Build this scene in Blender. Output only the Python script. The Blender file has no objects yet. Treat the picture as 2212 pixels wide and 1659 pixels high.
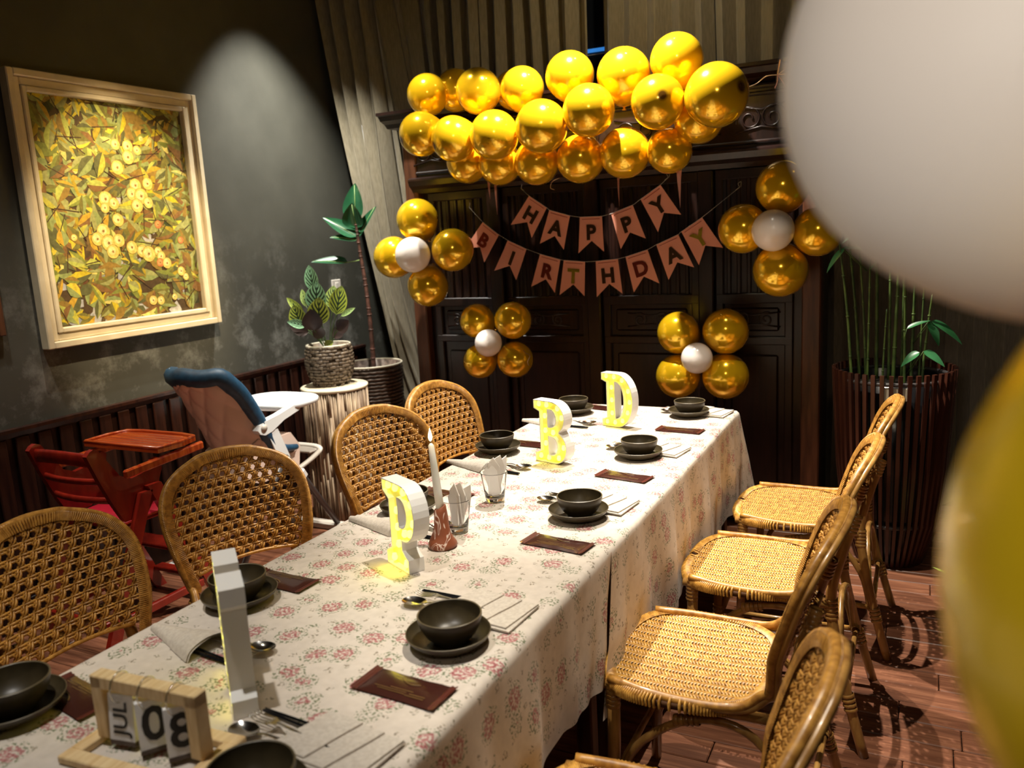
import bpy, bmesh, math, random
from mathutils import Vector, Matrix, Euler
from mathutils.geometry import tessellate_polygon
random.seed(7)
PI = math.pi
sc = bpy.context.scene
COL = sc.collection

# ---------------------------------------------------------------- camera
CAM = Vector((0.0, 0.0, 1.55))
cam_d = bpy.data.cameras.new('camera')
cam = bpy.data.objects.new('camera', cam_d); COL.objects.link(cam)
rgt = Vector((0.89580956, 0.44113746, -0.05406452)); dwn = Vector((0.03276709, -0.1868707, -0.9818379)); fwd = Vector((-0.44322856, 0.87776824, -0.18185534))
mm = Matrix((rgt, -dwn, -fwd)).transposed().to_4x4(); mm.translation = CAM
cam.matrix_world = mm
cam_d.sensor_width = 36.0; cam_d.lens = 1780.0 / 2212.0 * 36.0
cam_d.clip_start = 0.05; cam_d.clip_end = 50
cam_d.dof.use_dof = True; cam_d.dof.focus_distance = 2.6; cam_d.dof.aperture_fstop = 3.3
sc.camera = cam

# ---------------------------------------------------------------- world, exposure, lights
sc.view_settings.view_transform = 'Standard'; sc.view_settings.look = 'None'
sc.view_settings.gamma = 1.0; sc.view_settings.use_curve_mapping = False
sc.view_settings.exposure = 0.30
w = bpy.data.worlds.new('world'); sc.world = w; w.use_nodes = True
w.node_tree.nodes['Background'].inputs[0].default_value = (0.9, 0.8, 0.62, 1)
w.node_tree.nodes['Background'].inputs[1].default_value = 0.028

def spot(name, loc, target, power, size_deg, blend=0.5, color=(1, .86, .66), rad=0.03):
    l = bpy.data.lights.new(name, 'SPOT'); l.energy = power; l.spot_size = math.radians(size_deg)
    l.spot_blend = blend; l.color = color; l.shadow_soft_size = rad
    o = bpy.data.objects.new(name, l); COL.objects.link(o); o.location = loc
    d = Vector(target) - Vector(loc); o.rotation_euler = d.to_track_quat('-Z', 'Y').to_euler()
    return o
CEIL = 3.3
spot('downlight_garland', (-1.35, 3.42, 3.22), (-1.30, 3.50, 0), 500, 78, .35, (1, .92, .80), .02)
spot('downlight_garland_left', (-2.35, 3.35, 3.22), (-2.35, 3.62, 0), 170, 54, .35, (1, .92, .78), .02)
spot('downlight_far_chairs', (-.55, 3.00, 3.22), (-.33, 2.98, 0), 230, 50, .5, (1, .90, .74), .010)
spot('downlight_mid_chairs', (-.52, 1.85, 3.22), (-.34, 1.90, 0), 210, 52, .5, (1, .90, .74), .010)
spot('downlight_near_table', (-1.15, .62, 3.22), (-1.15, .72, 0), 112, 62, .8, (1, .95, .88), .03)
spot('downlight_left_row', (-2.80, 2.35, 3.22), (-2.98, 2.40, 0), 100, 42, .6, (1, .90, .76), .012)
spot('downlight_left_floor', (-2.15, 1.0, 3.22), (-2.2, 1.3, 0), 60, 50, .6, (1, .88, .7), .012)
spot('added_curtain_spot', (-1.1, 3.75, 3.25), (-1.5, 4.68, 2.35), 20, 110, .9, (1, .84, .56), .03)  # added spot grazing the curtain to bring out its folds
spot('spot_curtain_right', (.6, 3.9, 3.25), (.4, 4.68, 1.4), 5, 90, .9, (1, .84, .6), .03)  # weak spot turned on the right-hand curtain
spot('spot_wall', (-2.92, 3.68, 3.20), (-3.30, 3.88, .9), 420, 74, 1.0, (1, .97, .88), .02)
spot('spot_painting', (-2.05, 2.55, 3.2), (-3.37, 2.78, 1.62), 400, 32, .7, (1, .80, .50), .03)
spot('spot_wall_near', (-2.95, 1.75, 3.2), (-3.30, 1.85, .3), 110, 44, .9, (1, .97, .88), .03)
spot('spot_front_fill', (.25, -.6, 2.9), (-1.3, 3.6, 1.3), 36, 80, 1.0, (1, .82, .6), .20)
spot('fill_near_balloon', (-.20, -1.0, 1.95), (.06, .48, 1.56), 85, 24, .9, (1, .91, .80), .30)  # added fill behind the camera to brighten the near white balloon

# ---------------------------------------------------------------- materials
def new_mat(name):
    m = bpy.data.materials.new(name); m.use_nodes = True
    return m, m.node_tree, m.node_tree.nodes['Principled BSDF']
def setp(b, **k):
    nm = dict(color='Base Color', rough='Roughness', metal='Metallic', spec='Specular IOR Level', coat='Coat Weight', coatr='Coat Roughness', trans='Transmission Weight', ior='IOR', alpha='Alpha', sss='Subsurface Weight', sheen='Sheen Weight', emit='Emission Strength', emitc='Emission Color')
    for a, v in k.items():
        i = b.inputs[nm[a]]
        i.default_value = (*v, 1) if isinstance(v, tuple) and len(v) == 3 else v
def plain(name, color, rough=.5, **k):
    m, nt, b = new_mat(name); setp(b, color=color, rough=rough, **k); return m
def N(nt, t, **k):
    n = nt.nodes.new(t)
    for a, v in k.items():
        if a in n.inputs.keys(): n.inputs[a].default_value = v
        else: setattr(n, a, v)
    return n
def ramp(nt, stops, fac=None, interp='LINEAR'):
    r = nt.nodes.new('ShaderNodeValToRGB'); r.color_ramp.interpolation = interp
    e = r.color_ramp.elements
    while len(e) < len(stops): e.new(0.5)
    for q, (p, c) in zip(e, stops):
        q.position = p; q.color = (*c, 1) if len(c) == 3 else c
    if fac is not None: nt.links.new(fac, r.inputs[0])
    return r
def mixc(nt, fac, a, b, mode='MIX'):
    m = nt.nodes.new('ShaderNodeMix'); m.data_type = 'RGBA'; m.blend_type = mode
    for idx, v in ((0, fac), (6, a), (7, b)):
        if hasattr(v, 'is_linked') or hasattr(v, 'links'): nt.links.new(v, m.inputs[idx])
        elif isinstance(v, tuple): m.inputs[idx].default_value = (*v, 1) if len(v) == 3 else v
        else: m.inputs[idx].default_value = v
    return m.outputs[2]
def mth(nt, op, a, b=0.0, c=None):
    m = nt.nodes.new('ShaderNodeMath'); m.operation = op
    for idx, v in ((0, a), (1, b)) + (((2, c),) if c is not None else ()):
        if hasattr(v, 'links'): nt.links.new(v, m.inputs[idx])
        else: m.inputs[idx].default_value = v
    return m.outputs[0]
def coords(nt, kind='Object', scale=(1, 1, 1), rot=(0, 0, 0)):
    t = nt.nodes.new('ShaderNodeTexCoord'); mp = nt.nodes.new('ShaderNodeMapping')
    mp.inputs['Scale'].default_value = scale; mp.inputs['Rotation'].default_value = rot
    nt.links.new(t.outputs[kind], mp.inputs[0]); return mp.outputs[0]
def bump(nt, b, h, strength=.3, dist=.01):
    n = nt.nodes.new('ShaderNodeBump'); n.inputs['Strength'].default_value = strength; n.inputs['Distance'].default_value = dist
    nt.links.new(h, n.inputs['Height']); nt.links.new(n.outputs[0], b.inputs['Normal'])
def noisy(name, c1, c2, scale=20, rough=.5, stretch=(1, 1, 1), bumps=0, detail=4, lo=.35, hi=.65, **k):
    m, nt, b = new_mat(name); setp(b, rough=rough, **k)
    v = coords(nt, 'Object', stretch)
    n = N(nt, 'ShaderNodeTexNoise', Scale=scale, Detail=detail); nt.links.new(v, n.inputs['Vector'])
    r = ramp(nt, [(lo, c1), (hi, c2)], n.outputs['Fac']); nt.links.new(r.outputs[0], b.inputs['Base Color'])
    if bumps: bump(nt, b, n.outputs['Fac'], bumps, .004)
    return m

M = {}
M['gold'], nt, b = new_mat('gold_balloon')
setp(b, color=(.92, .56, .012), rough=.17, metal=.55, coat=.6, coatr=.04)
M['goldtip'], nt, b = new_mat('gold_balloon_with_dark_tip')
setp(b, rough=.17, metal=.55, coat=.6, coatr=.04)
v = coords(nt); sx = N(nt, 'ShaderNodeSeparateXYZ'); nt.links.new(v, sx.inputs[0])
r = ramp(nt, [(0, (.92, .56, .012)), (.972, (.92, .56, .012)), (.992, (.16, .07, .01))], sx.outputs[2])
nt.links.new(r.outputs[0], b.inputs['Base Color'])
M['goldnear'] = plain('yellow_gold_latex', (.86, .58, .015), .32, metal=.25, coat=.3)
M['whitenear'] = plain('white_latex', (.86, .79, .73), .55, coat=.0)
M['whiteb'] = plain('white_balloon', (.82, .76, .72), .22, coat=.3, sss=.0)
M['knot'] = plain('gold_knot', (.5, .26, .01), .35, metal=.3)
M['ribbon'] = plain('gold_ribbon', (.75, .5, .3), .25, metal=.7)
M['ribbonp'] = plain('pink_ribbon', (.45, .2, .15), .35, metal=.2)
# dark aged plaster wall
m, nt, b = new_mat('aged_grey_plaster'); M['wall'] = m; setp(b, rough=.62)
v = coords(nt)
n1 = N(nt, 'ShaderNodeTexNoise', Scale=1.6, Detail=8, Roughness=.6); nt.links.new(v, n1.inputs['Vector'])
n2 = N(nt, 'ShaderNodeTexNoise', Scale=5.5, Detail=10, Roughness=.7); nt.links.new(v, n2.inputs['Vector'])
base = ramp(nt, [(.3, (.040, .039, .030)), (.7, (.070, .068, .054))], n1.outputs['Fac']).outputs[0]
sx = N(nt, 'ShaderNodeSeparateXYZ'); nt.links.new(v, sx.inputs[0])
low = ramp(nt, [(.0, (1, 1, 1)), (.42, (.75, .75, .75)), (1.0, (0, 0, 0))], mth(nt, 'MULTIPLY_ADD', sx.outputs[2], 1.1, -.85)).outputs[0]
pat = ramp(nt, [(.50, (0, 0, 0)), (.74, (1, 1, 1))], n2.outputs['Fac']).outputs[0]
fac = mixc(nt, 1.0, low, pat, 'MULTIPLY')
colr = mixc(nt, fac, base, (.27, .265, .24))
nt.links.new(colr, b.inputs['Base Color']); bump(nt, b, n2.outputs['Fac'], .12, .01)
M['ceil'] = plain('dark_ceiling', (.045, .04, .034), .8)
M['floorbase'] = plain('floor_base', (.05, .03, .02), .8)
# plank wood
m, nt, b = new_mat('red_brown_plank'); M['plank'] = m; setp(b, rough=.36)
oi = N(nt, 'ShaderNodeObjectInfo'); v = coords(nt, 'Object', (1.2, 18, 4))
va = N(nt, 'ShaderNodeVectorMath', operation='ADD'); nt.links.new(v, va.inputs[0]); nt.links.new(oi.outputs['Random'], va.inputs[1])
sc_ = N(nt, 'ShaderNodeVectorMath', operation='SCALE'); nt.links.new(oi.outputs['Random'], sc_.inputs[0]); sc_.inputs[3].default_value = 1
n = N(nt, 'ShaderNodeTexNoise', Scale=3.0, Detail=7, Roughness=.62, Distortion=.6); nt.links.new(va.outputs[0], n.inputs['Vector'])
r = ramp(nt, [(.25, (.09, .034, .018)), (.5, (.19, .078, .042)), (.75, (.36, .165, .09))], n.outputs['Fac'])
tint = ramp(nt, [(0, (.75, .7, .68)), (1, (1.15, 1.1, 1.1))], oi.outputs['Random'])
nt.links.new(mixc(nt, 1.0, r.outputs[0], tint.outputs[0], 'MULTIPLY'), b.inputs['Base Color']); bump(nt, b, n.outputs['Fac'], .1, .002)
M['darkwood'] = noisy('dark_mahogany', (.006, .0022, .0016), (.018, .006, .0038), 6, .34, (9, 9, .8), .1)
M['darkwood2'] = noisy('brown_mahogany', (.05, .016, .007), (.12, .042, .018), 5, .4, (9, 9, .8), .1)
M['slat'] = noisy('wall_slat_wood', (.012, .004, .003), (.042, .013, .007), 5, .35, (8, 8, .6), .1)
M['pslat'] = noisy('planter_slat_wood', (.030, .008, .004), (.062, .018, .009), 5, .35, (8, 8, .6), .1)
M['redwood'] = noisy('red_lacquered_wood', (.17, .010, .006), (.27, .018, .008), 5, .2, (4, 4, 1), .02, coat=.5)
M['redwood2'] = noisy('orange_red_lacquered_wood', (.34, .03, .008), (.58, .11, .018), 4, .2, (1, 16, 2), .03, coat=.5)
M['redcush'] = plain('red_vinyl', (.42, .012, .03), .3)
M['cane'] = noisy('honey_rattan', (.30, .13, .022), (.56, .28, .055), 60, .38, (1, 1, 1), .05, coat=.25)
M['canel'] = noisy('pale_rattan', (.34, .155, .025), (.70, .385, .08), 70, .4, (1, 1, 1), .05, coat=.15)
M['caned'] = plain('rattan_underlay', (.09, .035, .008), .8)
M['pole'] = noisy('rattan_pole', (.26, .12, .03), (.50, .27, .07), 30, .32, (1, 1, .3), .05, coat=.35)
M['curtain'] = noisy('olive_grey_curtain', (.16, .135, .085), (.21, .18, .12), 90, .9, (1, 1, .2), .1, sheen=.2)
M['bowl'] = noisy('dark_olive_stoneware', (.030, .022, .010), (.046, .034, .016), 30, .38, (1, 1, 1), .03, spec=.4)
M['bowlrim'] = plain('brown_rim', (.10, .075, .038), .4)
M['packet'] = plain('dark_brown_plastic', (.045, .012, .008), .25, coat=.3)
M['packetlip'] = plain('red_brown_plastic_edge', (.09, .020, .012), .3, coat=.3)
M['goldprint'] = plain('gold_print', (.22, .13, .04), .35)
M['steel'] = plain('steel', (.72, .70, .66), .14, metal=1.0)
M['black'] = plain('black_lacquer', (.008, .008, .009), .22)
M['letterface'] = plain('painted_glow_letter_face', (.62, .56, .30), .4, emit=.28, emitc=(1, .88, .02))  # yellow base and emission stand in for bulb light on the white face
M['letterw'] = plain('white_plastic', (.82, .81, .78), .3)
M['flame'] = plain('flame', (1, .8, .4), .5, emit=14.0, emitc=(1, .72, .32))
M['wax'] = plain('white_wax', (.78, .78, .72), .4, sss=.15)
M['bulb'] = plain('lit_yellow_bulb', (1, .9, .3), .3, emit=2.8, emitc=(1, .90, .10))
M['paperw'] = noisy('white_tissue', (.74, .71, .67), (.82, .80, .77), 8, .8)
M['linen'] = noisy('cream_linen', (.50, .44, .37), (.60, .54, .46), 140, .85, (1, 1, 1), .15)
M['frame'] = noisy('cream_painted_wood', (.60, .50, .33), (.68, .58, .40), 12, .45, (1, 1, 1), .03)
M['pine'] = noisy('light_pine', (.66, .44, .20), (.82, .62, .34), 9, .5, (14, 2, 2), .05)
M['card'] = plain('white_card', (.80, .79, .80), .4)
M['ink'] = plain('black_print', (.012, .010, .010), .5)
M['cardend'] = plain('brown_block_end', (.09, .06, .045), .6)
M['flag'] = plain('salmon_pink_card', (.62, .25, .17), .6)
M['flagline'] = plain('dark_red_fold', (.30, .05, .03), .6)
M['foil'] = plain('dark_gold_foil', (.10, .055, .025), .28, metal=.8)
M['foilr'] = plain('red_gold_foil', (.22, .035, .02), .3, metal=.7)
M['foily'] = plain('bright_gold_foil', (.75, .55, .06), .22, metal=.8)
M['string'] = plain('white_string', (.45, .43, .4), .6)
M['soil'] = noisy('dark_soil', (.012, .009, .006), (.03, .022, .015), 40, .95, (1, 1, 1), .5)
M['basket'] = noisy('brown_wicker', (.07, .048, .03), (.17, .125, .08), 40, .5, (1, 1, 1), .1)
M['rope'] = noisy('dark_seagrass', (.05, .03, .022), (.15, .105, .08), 50, .5, (1, 1, 1), .1)
M['ropelight'] = plain('pale_rim', (.42, .38, .29), .5)
M['reed'] = noisy('bark_reed', (.11, .065, .035), (.38, .28, .18), 14, .6, (3, 3, .5), .1)
M['stumptop'] = noisy('pale_wood_top', (.50, .43, .30), (.66, .58, .42), 8, .6)
M['leafg'] = noisy('rubber_leaf_green', (.008, .05, .02), (.02, .095, .04), 4, .25, (1, 1, 1), 0, coat=.3)
M['leafrib'] = plain('pale_midrib', (.25, .38, .12), .4)
M['stem'] = noisy('brown_stem', (.04, .018, .012), (.12, .05, .035), 40, .5)
M['stemg'] = noisy('green_stem', (.035, .07, .015), (.09, .15, .03), 20, .45)
M['bamleaf'] = noisy('bamboo_leaf', (.02, .10, .03), (.05, .20, .08), 6, .35)
M['lime'] = plain('lime_leaf', (.35, .5, .08), .4)
M['terra'] = None
M['pinkplastic'] = plain('beige_pink_plastic', (.74, .57, .48), .5)
M['greyplastic'] = plain('grey_plastic', (.42, .38, .33), .45)
M['whiteplastic'] = plain('cool_white_plastic', (.72, .74, .74), .32)
M['navy'] = noisy('navy_fabric', (.008, .04, .085), (.014, .065, .13), 40, .5)
M['darkgrey'] = plain('dark_grey_metal', (.05, .045, .045), .35)
M['glassm'], nt, b = new_mat('clear_glass'); setp(b, color=(1, 1, 1), rough=.0, trans=1.0, ior=1.45)
M['pane'] = plain('dark_glass', (.01, .012, .016), .08)
M['bluelight'] = plain('blue_strip_light', (.02, .12, .4), .3, emit=.5, emitc=(.05, .3, .9))
M['switch'] = plain('switch_plastic', (.62, .58, .52), .4)
# marbled terracotta
m, nt, b = new_mat('marbled_terracotta'); M['terra'] = m; setp(b, rough=.5)
v = coords(nt, 'Object', (1, 1, .45))
n = N(nt, 'ShaderNodeTexNoise', Scale=34.0, Detail=1, Distortion=1.6); nt.links.new(v, n.inputs['Vector'])
r = ramp(nt, [(.0, (.24, .065, .025)), (.565, (.25, .07, .028)), (.59, (.72, .56, .48)), (.625, (.72, .56, .48)), (.65, (.24, .065, .025))], n.outputs['Fac'])
nt.links.new(r.outputs[0], b.inputs['Base Color'])
# floral tablecloth; UV is in metres over the cloth
m, nt, b = new_mat('floral_linen'); M['cloth'] = m; setp(b, rough=.82, sheen=.1)
uv = N(nt, 'ShaderNodeTexCoord').outputs['UV']
nw = N(nt, 'ShaderNodeTexNoise', Scale=45.0, Detail=2); nt.links.new(uv, nw.inputs['Vector'])
nwv = N(nt, 'ShaderNodeVectorMath', operation='SCALE'); nt.links.new(nw.outputs['Color'], nwv.inputs[0]); nwv.inputs[3].default_value = .018
uvw = N(nt, 'ShaderNodeVectorMath', operation='ADD'); nt.links.new(uv, uvw.inputs[0]); nt.links.new(nwv.outputs[0], uvw.inputs[1])
vb = N(nt, 'ShaderNodeTexVoronoi', Scale=11.2, Randomness=.55); nt.links.new(uvw.outputs[0], vb.inputs['Vector'])
vs = N(nt, 'ShaderNodeTexVoronoi', Scale=30.0, Randomness=.8); nt.links.new(uvw.outputs[0], vs.inputs['Vector'])
np_ = N(nt, 'ShaderNodeTexNoise', Scale=150.0, Detail=2, Roughness=.5); nt.links.new(uv, np_.inputs['Vector'])
np2 = N(nt, 'ShaderNodeTexNoise', Scale=175.0, Detail=2, Roughness=.5)
off = N(nt, 'ShaderNodeVectorMath', operation='ADD'); nt.links.new(uv, off.inputs[0]); off.inputs[1].default_value = (3.3, 7.1, 0); nt.links.new(off.outputs[0], np2.inputs['Vector'])
cream = ramp(nt, [(.3, (.55, .485, .415)), (.7, (.62, .55, .475))], nw.outputs['Fac']).outputs[0]
d1 = vb.outputs['Distance']
rose = mth(nt, 'MULTIPLY', mth(nt, 'LESS_THAN', d1, .26), mth(nt, 'GREATER_THAN', np_.outputs['Fac'], .478))
leaf = mth(nt, 'MULTIPLY', mth(nt, 'MULTIPLY', mth(nt, 'LESS_THAN', d1, .40), mth(nt, 'GREATER_THAN', d1, .17)), mth(nt, 'GREATER_THAN', np2.outputs['Fac'], .545))
sprig = mth(nt, 'MULTIPLY', mth(nt, 'LESS_THAN', vs.outputs['Distance'], .27), mth(nt, 'GREATER_THAN', np2.outputs['Fac'], .53))
pk = ramp(nt, [(.47, (.34, .11, .11)), (.56, (.46, .21, .20)), (.64, (.24, .055, .06))], np_.outputs['Fac']).outputs[0]
c = mixc(nt, sprig, cream, (.24, .20, .145)); c = mixc(nt, leaf, c, (.15, .175, .095)); c = mixc(nt, rose, c, pk)
nt.links.new(c, b.inputs['Base Color'])
wv = N(nt, 'ShaderNodeTexNoise', Scale=500.0, Detail=1); nt.links.new(uv, wv.inputs['Vector']); bump(nt, b, wv.outputs['Fac'], .12, .001)
# striped prayer-plant leaf; UV u across, v along
m, nt, b = new_mat('striped_leaf'); M['stripe'] = m; setp(b, rough=.4)
uv = N(nt, 'ShaderNodeTexCoord').outputs['UV']; sx = N(nt, 'ShaderNodeSeparateXYZ'); nt.links.new(uv, sx.inputs[0])
au = mth(nt, 'ABSOLUTE', mth(nt, 'SUBTRACT', sx.outputs[0], .5))
ph = mth(nt, 'SUBTRACT', mth(nt, 'MULTIPLY', sx.outputs[1], 34.0), mth(nt, 'MULTIPLY', au, 34.0))
s = mth(nt, 'SINE', ph)
st = mth(nt, 'GREATER_THAN', s, .05)
edge = mth(nt, 'GREATER_THAN', au, .42); st2 = mth(nt, 'MAXIMUM', st, edge); rib = mth(nt, 'GREATER_THAN', au, .035)
st3 = mth(nt, 'MULTIPLY', st2, rib)
oi = N(nt, 'ShaderNodeObjectInfo')
lc = ramp(nt, [(0, (.34, .42, .05)), (.6, (.42, .50, .07)), (.85, (.25, .50, .28))], oi.outputs['Random']).outputs[0]
nt.links.new(mixc(nt, st3, (.018, .035, .018), lc), b.inputs['Base Color'])
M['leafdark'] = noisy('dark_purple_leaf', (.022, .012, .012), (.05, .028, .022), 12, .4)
# painted canvas uses the mesh colours
m, nt, b = new_mat('oil_paint'); M['paint'] = m; setp(b, rough=.5)
at = N(nt, 'ShaderNodeVertexColor'); at.layer_name = 'Col'
n = N(nt, 'ShaderNodeTexNoise', Scale=60.0, Detail=4); nt.links.new(coords(nt), n.inputs['Vector'])
sh = ramp(nt, [(.3, (.70, .68, .62)), (.7, (1.15, 1.12, 1.1))], n.outputs['Fac']).outputs[0]
nt.links.new(mixc(nt, 1.0, at.outputs[0], sh, 'MULTIPLY'), b.inputs['Base Color']); bump(nt, b, n.outputs['Fac'], .3, .003)

# ---------------------------------------------------------------- mesh helpers
def tagit(o, label=None, cat=None, group=None, kind=None):
    if label: o['label'] = label
    if cat: o['category'] = cat
    if group: o['group'] = group
    if kind: o['kind'] = kind
    return o
def empty(name, loc=(0, 0, 0), rz=0, label=None, cat=None, group=None, kind=None):
    o = bpy.data.objects.new(name, None); COL.objects.link(o); o.location = loc; o.rotation_euler = (0, 0, rz)
    o.empty_display_size = .05
    return tagit(o, label, cat, group, kind)
def copy_tree(o, parent=None):
    c = o.copy(); COL.objects.link(c)
    if parent is not None: c.parent = parent
    for ch in list(o.children): copy_tree(ch, c)
    return c
class MB:
    def __init__(s): s.v = []; s.f = []; s.uv = []; s.sm = []
    def add(s, vs, fs, smooth=True, uvs=None):
        k = len(s.v); s.v += [tuple(p) for p in vs]
        s.f += [tuple(i + k for i in f) for f in fs]; s.sm += [smooth] * len(fs)
        s.uv += (uvs if uvs else [(0, 0)] * len(vs))
        return s
    def box(s, c, size, rot=None, bev=.0, smooth=False):
        hx, hy, hz = (q / 2 for q in size); b = min(bev, hx * .9, hy * .9, hz * .9); c = Vector(c)
        R = rot if rot is not None else Matrix.Identity(3)
        if isinstance(rot, (tuple, list)): R = Euler(rot).to_matrix()
        if b <= 0:
            vs = [c + R @ Vector((x * hx, y * hy, z * hz)) for x in (-1, 1) for y in (-1, 1) for z in (-1, 1)]
            fs = [(0, 1, 3, 2), (4, 6, 7, 5), (0, 4, 5, 1), (2, 3, 7, 6), (0, 2, 6, 4), (1, 5, 7, 3)]
            return s.add(vs, fs, False)
        vs = []; ix = {}
        for x in (-1, 1):
            for y in (-1, 1):
                for z in (-1, 1):
                    for a in range(3):
                        p = [x * (hx - b), y * (hy - b), z * (hz - b)]; p[a] = (x, y, z)[a] * (hx, hy, hz)[a]
                        ix[(x, y, z, a)] = len(vs); vs.append(c + R @ Vector(p))
        fs = []
        for a in range(3):
            o1, o2 = [q for q in range(3) if q != a]
            for sg in (-1, 1):
                q = []
                for p1, p2 in ((-1, -1), (1, -1), (1, 1), (-1, 1)):
                    k = [0, 0, 0]; k[a] = sg; k[o1] = p1; k[o2] = p2; q.append(ix[(*k, a)])
                fs.append(tuple(q))
            for p1 in (-1, 1):
                for p2 in (-1, 1):
                    k1 = [0, 0, 0]; k2 = [0, 0, 0]
                    k1[a] = -1; k2[a] = 1; k1[o1] = k2[o1] = p1; k1[o2] = k2[o2] = p2
                    fs.append((ix[(*k1, o1)], ix[(*k2, o1)], ix[(*k2, o2)], ix[(*k1, o2)]))
        for x in (-1, 1):
            for y in (-1, 1):
                for z in (-1, 1): fs.append(tuple(ix[(x, y, z, a)] for a in range(3)))
        return s.add(vs, fs, smooth)
    def tube(s, pts, r, n=8, caps=True, flat=1.0, up=None, smooth=True, closed=False):
        pts = [Vector(p) for p in pts]; m = len(pts)
        rr = r if isinstance(r, (list, tuple)) else [r] * m
        vs = []; fs = []
        t0 = (pts[1] - pts[0]).normalized(); u = Vector(up) if up is not None else Vector((0, 0, 1))
        if abs(t0.dot(u)) > .95: u = Vector((1, 0, 0))
        prev = (u - t0 * u.dot(t0)).normalized()
        for i in range(m):
            if closed: t = (pts[(i + 1) % m] - pts[i - 1])
            else: t = (pts[min(i + 1, m - 1)] - pts[max(i - 1, 0)])
            t.normalize()
            a = prev - t * prev.dot(t)
            if a.length < 1e-6: a = t.orthogonal()
            a.normalize(); prev = a; bb = t.cross(a)
            for k in range(n):
                th = 2 * PI * k / n
                vs.append(pts[i] + (a * math.cos(th) * flat + bb * math.sin(th)) * rr[i])
        for i in range(m if closed else m - 1):
            j = (i + 1) % m
            for k in range(n): fs.append((i * n + k, i * n + (k + 1) % n, j * n + (k + 1) % n, j * n + k))
        if caps and not closed:
            fs.append(tuple(range(n - 1, -1, -1))); fs.append(tuple((m - 1) * n + k for k in range(n)))
        return s.add(vs, fs, smooth)
    def lathe(s, prof, n=32, c=(0, 0, 0), smooth=True, sx=1, sy=1):
        vs = []; fs = []; c = Vector(c); m = len(prof)
        for r_, z in prof:
            for k in range(n):
                th = 2 * PI * k / n; vs.append(c + Vector((math.cos(th) * r_ * sx, math.sin(th) * r_ * sy, z)))
        for i in range(m - 1):
            for k in range(n): fs.append((i * n + k, i * n + (k + 1) % n, (i + 1) * n + (k + 1) % n, (i + 1) * n + k))
        return s.add(vs, fs, smooth)
    def disc(s, r_, z, n=32, c=(0, 0, 0)):
        c = Vector(c); return s.add([c + Vector((math.cos(2 * PI * k / n) * r_, math.sin(2 * PI * k / n) * r_, z)) for k in range(n)], [tuple(range(n))], False)
    def grid(s, P, nu, nv, smooth=True, uvf=None):
        vs = []; uvs = []; fs = []
        for i in range(nu + 1):
            for j in range(nv + 1):
                vs.append(P(i / nu, j / nv)); uvs.append(uvf(i / nu, j / nv) if uvf else (i / nu, j / nv))
        for i in range(nu):
            for j in range(nv): a = i * (nv + 1) + j; fs.append((a, a + nv + 1, a + nv + 2, a + 1))
        return s.add(vs, fs, smooth, uvs)
    def prism(s, poly, d0, d1, axis='y', smooth=False):
        # poly: 2D points; extruded along an axis. axis y: (x,z), x: (y,z), z: (x,y)
        n = len(poly)
        def P(p, d): return {'y': (p[0], d, p[1]), 'x': (d, p[0], p[1]), 'z': (p[0], p[1], d)}[axis]
        vs = [P(p, d0) for p in poly] + [P(p, d1) for p in poly]
        tri = tessellate_polygon([[Vector((p[0], p[1], 0)) for p in poly]])
        fs = [tuple(t) for t in tri] + [tuple(i + n for i in reversed(t)) for t in tri]
        fs += [(i, (i + 1) % n, n + (i + 1) % n, n + i) for i in range(n)]
        return s.add(vs, fs, smooth)
    def build(s, name, mat, parent=None, label=None, cat=None, group=None, kind=None, loc=None, rot=None, mod=None):
        me = bpy.data.meshes.new(name); me.from_pydata([tuple(p) for p in s.v], [], s.f)
        me.polygons.foreach_set('use_smooth', s.sm)
        if any(q != (0, 0) for q in s.uv):
            ul = me.uv_layers.new(name='UVMap')
            li = [0] * len(me.loops); me.loops.foreach_get('vertex_index', li)
            fl = []
            for i in li: fl += s.uv[i]
            ul.data.foreach_set('uv', fl)
        bm = bmesh.new(); bm.from_mesh(me); bmesh.ops.recalc_face_normals(bm, faces=bm.faces); bm.to_mesh(me); bm.free()
        me.materials.append(mat); me.update()
        o = bpy.data.objects.new(name, me); COL.objects.link(o)
        if parent is not None: o.parent = parent
        if loc is not None: o.location = loc
        if rot is not None: o.rotation_euler = rot
        return tagit(o, label, cat, group, kind)
def smooth_path(pts, k=6):
    P = [Vector(p) for p in pts]; out = []
    for i in range(len(P) - 1):
        p0 = P[max(i - 1, 0)]; p1 = P[i]; p2 = P[i + 1]; p3 = P[min(i + 2, len(P) - 1)]
        for j in range(k):
            t = j / k
            out.append(.5 * ((2 * p1) + (-p0 + p2) * t + (2 * p0 - 5 * p1 + 4 * p2 - p3) * t * t + (-p0 + 3 * p1 - 3 * p2 + p3) * t ** 3))
    out.append(P[-1]); return out
def interp(x, X, Y):
    if x <= X[0]: return Y[0]
    for i in range(1, len(X)):
        if x <= X[i]:
            t = (x - X[i - 1]) / (X[i] - X[i - 1]); return Y[i - 1] + (Y[i] - Y[i - 1]) * t
    return Y[-1]
def text_mesh(txt, size, extrude=.0006, bold=.0):
    cu = bpy.data.curves.new('txt', 'FONT'); cu.body = txt; cu.size = size; cu.extrude = extrude
    cu.align_x = 'CENTER'; cu.align_y = 'CENTER'; cu.offset = bold; cu.resolution_u = 3
    o = bpy.data.objects.new('txt', cu); COL.objects.link(o)
    bpy.context.view_layer.update()
    me = bpy.data.meshes.new_from_object(o.evaluated_get(bpy.context.evaluated_depsgraph_get()))
    bpy.data.objects.remove(o); return me
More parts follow.
